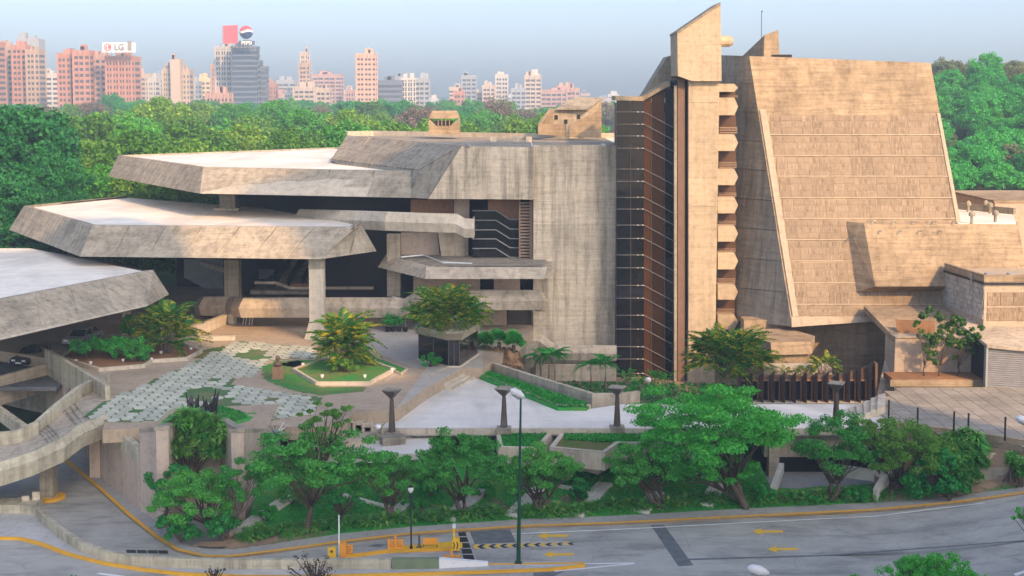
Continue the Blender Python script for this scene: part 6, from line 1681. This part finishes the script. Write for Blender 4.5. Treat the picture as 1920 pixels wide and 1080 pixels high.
def plant_px(px, pytop, Y, rpx, kind, lab, grp, name='park_tree'):
    """a tree whose crown top is at this pixel"""
    s = rpx * Y / F; x = at(px, pytop, Y).x; z0 = float(tz(x, Y)) - .2; ht = zat(pytop, Y) - z0
    return plant(kind, x, Y, s, lab, grp, z0, name=name, ht=ht)
lab_f = {'forest': 'yellow green broadleaf tree in the park behind the theatre', 'forest2': 'bright green broadleaf tree in the park behind the theatre', 'dry': 'bare greyish tree between the park and the city', 'deep': 'dark green tree at the far side of the park'}
def row(Y, x0, x1, dx, yt, kinds, r, jit=8, where=''):
    x = x0
    while x < x1:
        k = rnd.choice(kinds); yy = yt(x) + rnd.uniform(-jit, jit)
        plant_px(x + rnd.uniform(-dx*.2, dx*.2), yy, Y * rnd.uniform(.97, 1.04), r * rnd.uniform(.8, 1.15), k, lab_f[k].split(' in the')[0].split(' between')[0].split(' at the')[0] + ' ' + where, lab_f[k].split(' in the')[0].split(' between')[0].split(' at the')[0].replace('tree','trees') + ' ' + where); x += dx
row(640, -210, 1230, 34, lambda x: 196 + 6*math.sin(x*.02) + max(0,(x-600))*.012, ['forest2','deep','dry','forest2'], 26, 5, where='in the farthest row at the foot of the skyline')
row(520, -210, 1240, 48, lambda x: 200 + 8*math.sin(x*.013 + 2) + max(0,(x-700))*.03, ['dry','dry','forest','deep'], 34, where='in the second farthest row below the skyline')
row(400, -220, 1200, 66, lambda x: 210 + 10*math.sin(x*.011) + max(0,(x-650))*.06, ['forest','forest2','forest','dry'], 50, where='in the middle rows of the park')
row(310, -230, 1160, 80, lambda x: 225 + 10*math.sin(x*.017 + 1) + max(0,(x-650))*.06, ['forest','forest','forest2'], 62, where='halfway up the park behind the canopies')
row(240, -230, 820, 96, lambda x: 243 + 10*math.sin(x*.012 + 3), ['forest','forest2','forest'], 76, where='in the near rows of the park')
row(200, -250, 560, 100, lambda x: 275 + 8*math.sin(x*.02), ['forest','forest'], 84, where='just behind the upper canopy')
row(180, 110, 480, 90, lambda x: 315, ['forest','forest2'], 70, where='right at the back edge of the canopies')
plant_px(300, 192, 330, 62, 'forest', 'round green tree standing tallest in the middle of the park', None)
plant_px(210, 178, 600, 22, 'deep', 'dark round tree in front of the tan block with the white sign', None)
plant_px(930, 187, 420, 42, 'dry', 'big grey domed tree behind the wing roof', None)
for (x, yt, Y, rp, l) in ((55, 212, 172, 100, 'big dark green tree towering at the left edge'), (-40, 225, 165, 90, 'dark green tree cut by the left edge'), (95, 290, 166, 62, 'lower dark green tree leaning over the middle canopy'), (20, 330, 160, 70, 'dark green tree behind the middle canopy corner')):
    plant_px(x, yt, Y, rp, 'night', l, None, 'dark_tree')
# hillside on the right
g = random.Random(77)
for i in range(225):
    Y = g.uniform(245, 460); px = g.uniform(1720, 1990) if i < 150 else (g.uniform(1600, 1720) if i % 2 else g.uniform(1990, 2250)); x = at(px, 200, Y).x
    k = 'hill_dry' if g.random() < (.75 if float(tz(x, Y)) > 25 else .05) else 'hill'
    plant(k, x, Y, g.uniform(3.2, 5.6), ('bright green tree low on the steep hillside' if Y < 330 else 'bright green tree high on the steep hillside') if k == 'hill' else 'pale dry tree near the hilltop', ('green trees low on the hillside' if Y < 330 else 'green trees high on the hillside') if k == 'hill' else 'pale dry trees on the hilltop', name='hill_tree')

# ================================================================ CITY
cg = M['city_glass']
CM = {}
def cmat(name, col):
    if name not in CM: CM[name] = plain(name, col, .85, dirt=.12)
    return CM[name]
def city(px0, px1, ytop, Y, col, lab, nm='city_tower', fl=3.2, bays=None, piers=True, rot=0, dep=None, roof=True, ybase=225, taper=0, glass=None, group='towers of the city skyline', bandfrac=.5, blank=False):
    x0, x1 = xat(px0, Y), xat(px1, Y); zt = zat(ytop, Y); zb = min(0, zat(ybase, Y)); w_ = x1 - x0; dep = dep or max(12, w_ * .8); cx = (x0 + x1) / 2
    t = thing(nm, (cx, Y, zb), lab, 'building', group, 0); m = cmat(*col)
    def P(mbx): return mbx
    def ringbox(mb, s, z0, z1, s2=None):
        s2 = s if s2 is None else s2
        k0 = 1 - taper * (z0 - zb) / (zt - zb); k1 = 1 - taper * (z1 - zb) / (zt - zb); vs = []
        for z, k in ((z0, k0), (z1, k1)):
            for ux, uy in ((-1,0),(1,0),(1,1),(-1,1)):
                X = ux * (w_/2 * k + s); Yy = (uy - .5) * (dep + 2*s); ca, sa = math.cos(rot), math.sin(rot)
                vs.append((cx + X*ca - Yy*sa, Y + dep/2 + X*sa + Yy*ca, z))
        mb.add(vs, [(0,3,2,1),(4,5,6,7),(0,1,5,4),(1,2,6,5),(2,3,7,6),(3,0,4,7)])
    c = MB(); ringbox(c, -.35, zb, zt - .2); part('core', c, glass or cg, t)
    n = max(3, int((zt - zb) / fl)); mb = MB(); fh = (zt - zb) / n
    if blank: ringbox(mb, 0, zb, zt)
    else:
        for i in range(n):
            z = zb + i * fh; ringbox(mb, 0, z, z + fh * bandfrac)
        ringbox(mb, .1, zt - fh * .5, zt)
    part('wall', mb, m, t, fixn=False)
    if piers and not blank:
        nb = bays or max(3, int(w_ / 4.2)); pm_ = MB(); ca, sa = math.cos(rot), math.sin(rot)
        for i in range(nb + 1):
            X = -w_/2 + w_ * i / nb
            wd = .55 if i % 2 else 1.1
            for sgn in (0, 1):
                Yy = -dep/2 - .12 if sgn == 0 else dep/2 + .12
                pm_.rbox((cx + X*(1-taper*.5)*ca - Yy*sa, Y + dep/2 + X*(1-taper*.5)*sa + Yy*ca), wd, .7, zb, zt - .1, rot, 1)
        part('piers', pm_, m, t, kind='stuff', fixn=False)
    if roof:
        r_ = MB(); rr = random.Random(int(px0*7 + ytop)); 
        for q in range(2):
            xx = cx + rr.uniform(-.3,.3)*w_; r_.box(xx - w_*.14, xx + w_*.14, Y + dep*.2, Y + dep*.6, zt - .25, zt + rr.uniform(1.5, 4))
        part('roof_plant', r_, m, t)
    return t
TAN, SAL, CRM, WHT, GRY, BLU, PNK = ('city_tan',(.40,.28,.20)), ('city_salmon',(.42,.20,.14)), ('city_cream',(.46,.36,.28)), ('city_white',(.50,.46,.42)), ('city_grey',(.30,.32,.35)), ('city_bluegrey',(.13,.155,.20)), ('city_pink',(.42,.25,.20))
city(-150,-112,120,900,CRM,'cream tower left of the striped group')
city(-98,-44,96,860,PNK,'pink slab left of the striped group')
city(-30,9,78,820,SAL,'salmon striped tower cut by the left edge')
city(8,34,84,850,TAN,'sandy striped tower, second from the left edge')
city(35,60,84,840,SAL,'salmon tower below the grey roof box')
city(61,84,92,835,TAN,'narrow sandy tower right under the grey roof box')
city(43,85,72,880,GRY,'grey roof box building rising behind the striped towers', piers=False, blank=True)
city(86,118,137,960,WHT,'pale low tower between the two striped groups')
city(119,142,99,800,SAL,'left wing of the salmon block with the white roof sign')
city(143,149,103,806,GRY,'dark recess stair tower of the salmon block', piers=False)
city(148,178,94,796,SAL,'salmon wing with balconies, second part of the block with the roof sign')
city(178,208,102,804,PNK,'pinkish middle wing of the block with the roof sign')
city(208,261,105,792,SAL,'salmon right wing carrying the white roof sign', bays=9)
city(263,290,138,1000,CRM,'cream tower just right of the salmon block')
city(286,299,146,960,WHT,'small white tower leaning on the cream tower')
city(299,313,142,1040,GRY,'blue grey tower with diagonal brace, left of the stepped cream tower')
city(313,327,128,900,CRM,'left flank of the stepped cream tower')
city(327,345,111,895,CRM,'tall blank centre slab of the stepped cream tower', blank=True)
city(345,362,131,900,CRM,'right flank of the stepped cream tower')
city(361,378,152,1000,GRY,'grey office block right of the stepped cream tower')
city(375,400,146,1060,('city_yellow',(.62,.47,.26)),'yellowish cream tower with a small dome')
city(393,433,174,780,PNK,'low pink block in front of the dark tower', bays=6, roof=True)
city(403,413,120,1010,PNK,'slim pink tower left of the white grid tower')
city(411,441,87,900,WHT,'white grid tower under the red roof board', bays=6, bandfrac=.4)
city(440,487,86,880,BLU,'dark blue grey tower with stepped right side under the ball sign', piers=False, taper=.0, bandfrac=.35, glass=cmat('dark_blue_glass',(.045,.065,.10)))
city(486,492,112,885,BLU,'narrow upper step of the dark tower', piers=False, roof=False, bandfrac=.35)
city(489,504,124,890,BLU,'lower step of the dark blue grey tower', piers=False, bandfrac=.35)
city(509,521,156,1100,SAL,'thin salmon tower right of the dark tower')
city(524,558,150,1150,GRY,'grey slab behind the low cream houses')
city(552,596,162,1050,CRM,'broad cream base of the pointed tower', taper=.25)
city(563,588,118,1060,TAN,'tapering upper part of the pointed tower', taper=.45)
city(568,582,97,1062,CRM,'lantern top of the pointed tower', taper=.2)
city(590,643,139,1200,PNK,'wide pink block with a blue arched window')
city(597,622,165,980,CRM,'cream block with an arch among the low houses')
city(672,707,100,900,('city_rose',(.55,.34,.24)),'tall rose coloured tower standing alone', bays=5, bandfrac=.6)
city(710,756,150,950,BLU,'blue grey office slab right of the rose tower', piers=False)
city(740,757,143,985,GRY,'narrow grey core behind the blue grey slab')
city(756,781,146,960,WHT,'white ribbed slab joined to the blue grey slab', bays=5, bandfrac=.25)
city(780,806,146,970,GRY,'grey slab at the end of the office row')
city(852,871,170,1000,SAL,'small red tower among low cream houses')
city(867,893,141,1150,GRY,'grey tower behind the grey domed tree')
city(906,927,159,1080,CRM,'cream tower left of the thin white tower')
city(930,952,139,1120,WHT,'thin white tower behind the park', bays=4)
city(959,985,165,1050,GRY,'stepped grey block beside the domed tower')
city(984,1014,141,1080,CRM,'round headed cream tower with lattice top')
city(988,1010,137,1085,WHT,'lattice crown block of the round headed tower')
city(1013,1072,168,1150,PNK,'long low pink block right of the round headed tower')
for i in range(46):
    g_ = random.Random(500 + i); px = 80 + i * 24 + g_.uniform(-8, 8); w_ = g_.uniform(14, 34); yt = g_.uniform(160, 190) if px < 1080 else g_.uniform(172, 186)
    city(px, px + w_, yt, g_.uniform(1020, 1500) if px < 1080 else 1700, g_.choice([CRM, WHT, PNK, TAN, WHT]), 'low pale house block at the foot of the city towers', 'house_block', fl=3.4, piers=g_.random() < .5, group='low house blocks at the foot of the skyline')
# roof signs
def text(s, loc, size, m, par, ext=.15):
    cu = bpy.data.curves.new('lettering', 'FONT'); cu.body = s; cu.size = size; cu.extrude = ext; cu.align_x = 'CENTER'; cu.align_y = 'CENTER'; cu.materials.append(m); cu.offset = .05 * size * .4
    o = bpy.data.objects.new('lettering', cu); C.objects.link(o); o.location = loc; o.rotation_euler = (math.pi/2, 0, 0)
    me = bpy.data.meshes.new_from_object(o); bpy.data.objects.remove(o); o = link('lettering', me); o.rotation_euler = (math.pi/2, 0, 0)
    if par: o.parent = par; o.location = Vector(loc) - wloc(par)
    return o
Ys = 785
t = thing('roof_sign', at(223, 103, Ys), 'white roof sign with a red disc and the letters LG', 'roof sign')
red = plain('sign_red', (.62,.08,.09), .5, dirt=.05); wht = plain('sign_white', (.82,.81,.79), .5, dirt=.04); gry = plain('sign_grey', (.25,.23,.22), .6, dirt=.1)
k = Ys / F
part('board', MB().slab([at(192,80,Ys), at(254,80,Ys), at(254,98,Ys), at(192,98,Ys)], (0,.8,0)), wht, t)
c = at(202, 88.5, Ys); n = 24
part('red_disc', MB().slab([c + Vector((7.2*k*math.cos(2*math.pi*i/n), -.4, 7.2*k*math.sin(2*math.pi*i/n))) for i in range(n)], (0,.38,0)), red, t)
part('disc_mark', MB().slab([c + Vector((dx*k, -.5, dz*k)) for dx, dz in ((-1,4.5),(0.2,4.5),(.2,-3.4),(2.6,-3.4),(2.6,-4.4),(-1,-4.4))], (0,.09,0)), wht, t)
mb = MB()
for i in range(9):
    a0, a1 = R(40 + 290*i/9), R(40 + 290*(i+1)/9); r1, r2 = 5.6*k, 4.9*k
    mb.slab([c + Vector((r*math.cos(a), -.5, r*math.sin(a))) for r, a in ((r1,a0),(r1,a1),(r2,a1),(r2,a0))], (0,.09,0))
part('disc_ring', mb, wht, t); part('disc_dot', MB().slab([c + Vector((dx*k,-.5,dz*k)) for dx, dz in ((-3.4,1),(-2.2,1),(-2.2,2.2),(-3.4,2.2))], (0,.09,0)), wht, t)
text('LG', at(223.5, 88.5, Ys - .5), 15.5*k, gry, t)
part('grey_panel', MB().slab([at(239,77,Ys-.3), at(247,77,Ys-.3), at(247,95,Ys-.3), at(239,95,Ys-.3)], (0,.28,0)), gry, t)
mb = MB()
for x in range(194, 256, 8): mb.box(xat(x,Ys), xat(x+.8,Ys), Ys+.2, Ys+.6, zat(107,Ys), zat(98,Ys))
part('support', mb, gry, t)
Y2 = 872; k = Y2 / F
t = thing('roof_board', at(432, 86, Y2), 'plain red square roof board on the white grid tower', 'roof sign')
part('board', MB().slab([at(419,48,Y2), at(445,47,Y2), at(445.5,81,Y2), at(419,82,Y2)], (0,1.5,0)), red, t)
part('frame_edge', MB().slab([at(417,48,Y2+.2), at(418.8,48,Y2+.2), at(418.8,83,Y2+.2), at(417,83,Y2+.2)], (0,1.2,0)), gry, t)
mb = MB()
for x in (420,428,436,443): mb.box(xat(x,Y2), xat(x+1,Y2), Y2+.2, Y2+.9, zat(90,Y2), zat(82,Y2))
part('support', mb, gry, t)
c = at(461.5, 60.5, Y2 + 6); rad = 12.6 * k
t = thing('roof_globe', c + Vector((0,0,-rad)), 'red white and blue ball sign with the letters PEPSI below', 'roof sign')
def globe_mat():
    n_ = NT('ball_sign_paint'); tc = n_.n('ShaderNodeTexCoord'); sp = n_.n('ShaderNodeSeparateXYZ'); n_.l(tc.outputs['Object'], sp.inputs[0])
    wv = n_.math('MULTIPLY', n_.math('SINE', n_.math('MULTIPLY', sp.outputs[0], 3.0 / rad)), .12 * rad)
    v = n_.math('ADD', n_.math('DIVIDE', n_.math('SUBTRACT', n_.math('SUBTRACT', sp.outputs[2], rad), wv), 2 * rad), .5)
    c_ = n_.ramp(v, [(0,(.012,.03,.12)),(.47,(.82,.82,.82)),(.62,(.60,.06,.07))], 'CONSTANT'); n_.bsdf(c_, .35); return n_.m
mb = MB(); mb.lathe(c, [(max(.01, rad*math.cos(a)), rad*math.sin(a)) for a in [R(-90 + 180*i/16) for i in range(17)]], 32)
part('ball', mb, globe_mat(), t, smooth=True)
part('letter_board', MB().slab([at(448,76.5,Y2+1), at(477,76.5,Y2+1), at(477,84.5,Y2+1), at(448,84.5,Y2+1)], (0,.8,0)), cmat('dark_blue_glass',(.045,.065,.10)), t)
text('PEPSI', at(462.5, 80.6, Y2 + .6), 9.0*k, wht, t)
mb = MB()
for x in (450,458,466,474): mb.box(xat(x,Y2), xat(x+1,Y2), Y2+2, Y2+3, zat(90,Y2), zat(76,Y2))
part('support', mb, gry, t)

# ================================================================ AIR
hz = MB().box(-900, 900, -110, 1950, -1.2, 140)
ho_ = link('haze', hz.mesh('haze', bpy.data.materials.new('haze_air'))); ho_['kind'] = 'stuff'
hm = ho_.data.materials[0]; hm.use_nodes = True; hn = hm.node_tree; hn.nodes.clear()
pv_ = hn.nodes.new('ShaderNodeVolumePrincipled'); pv_.inputs['Color'].default_value = (.58, .77, 1.0, 1); pv_.inputs['Density'].default_value = 0.00042; pv_.inputs['Anisotropy'].default_value = 0
ou = hn.nodes.new('ShaderNodeOutputMaterial'); hn.links.new(pv_.outputs[0], ou.inputs['Volume'])
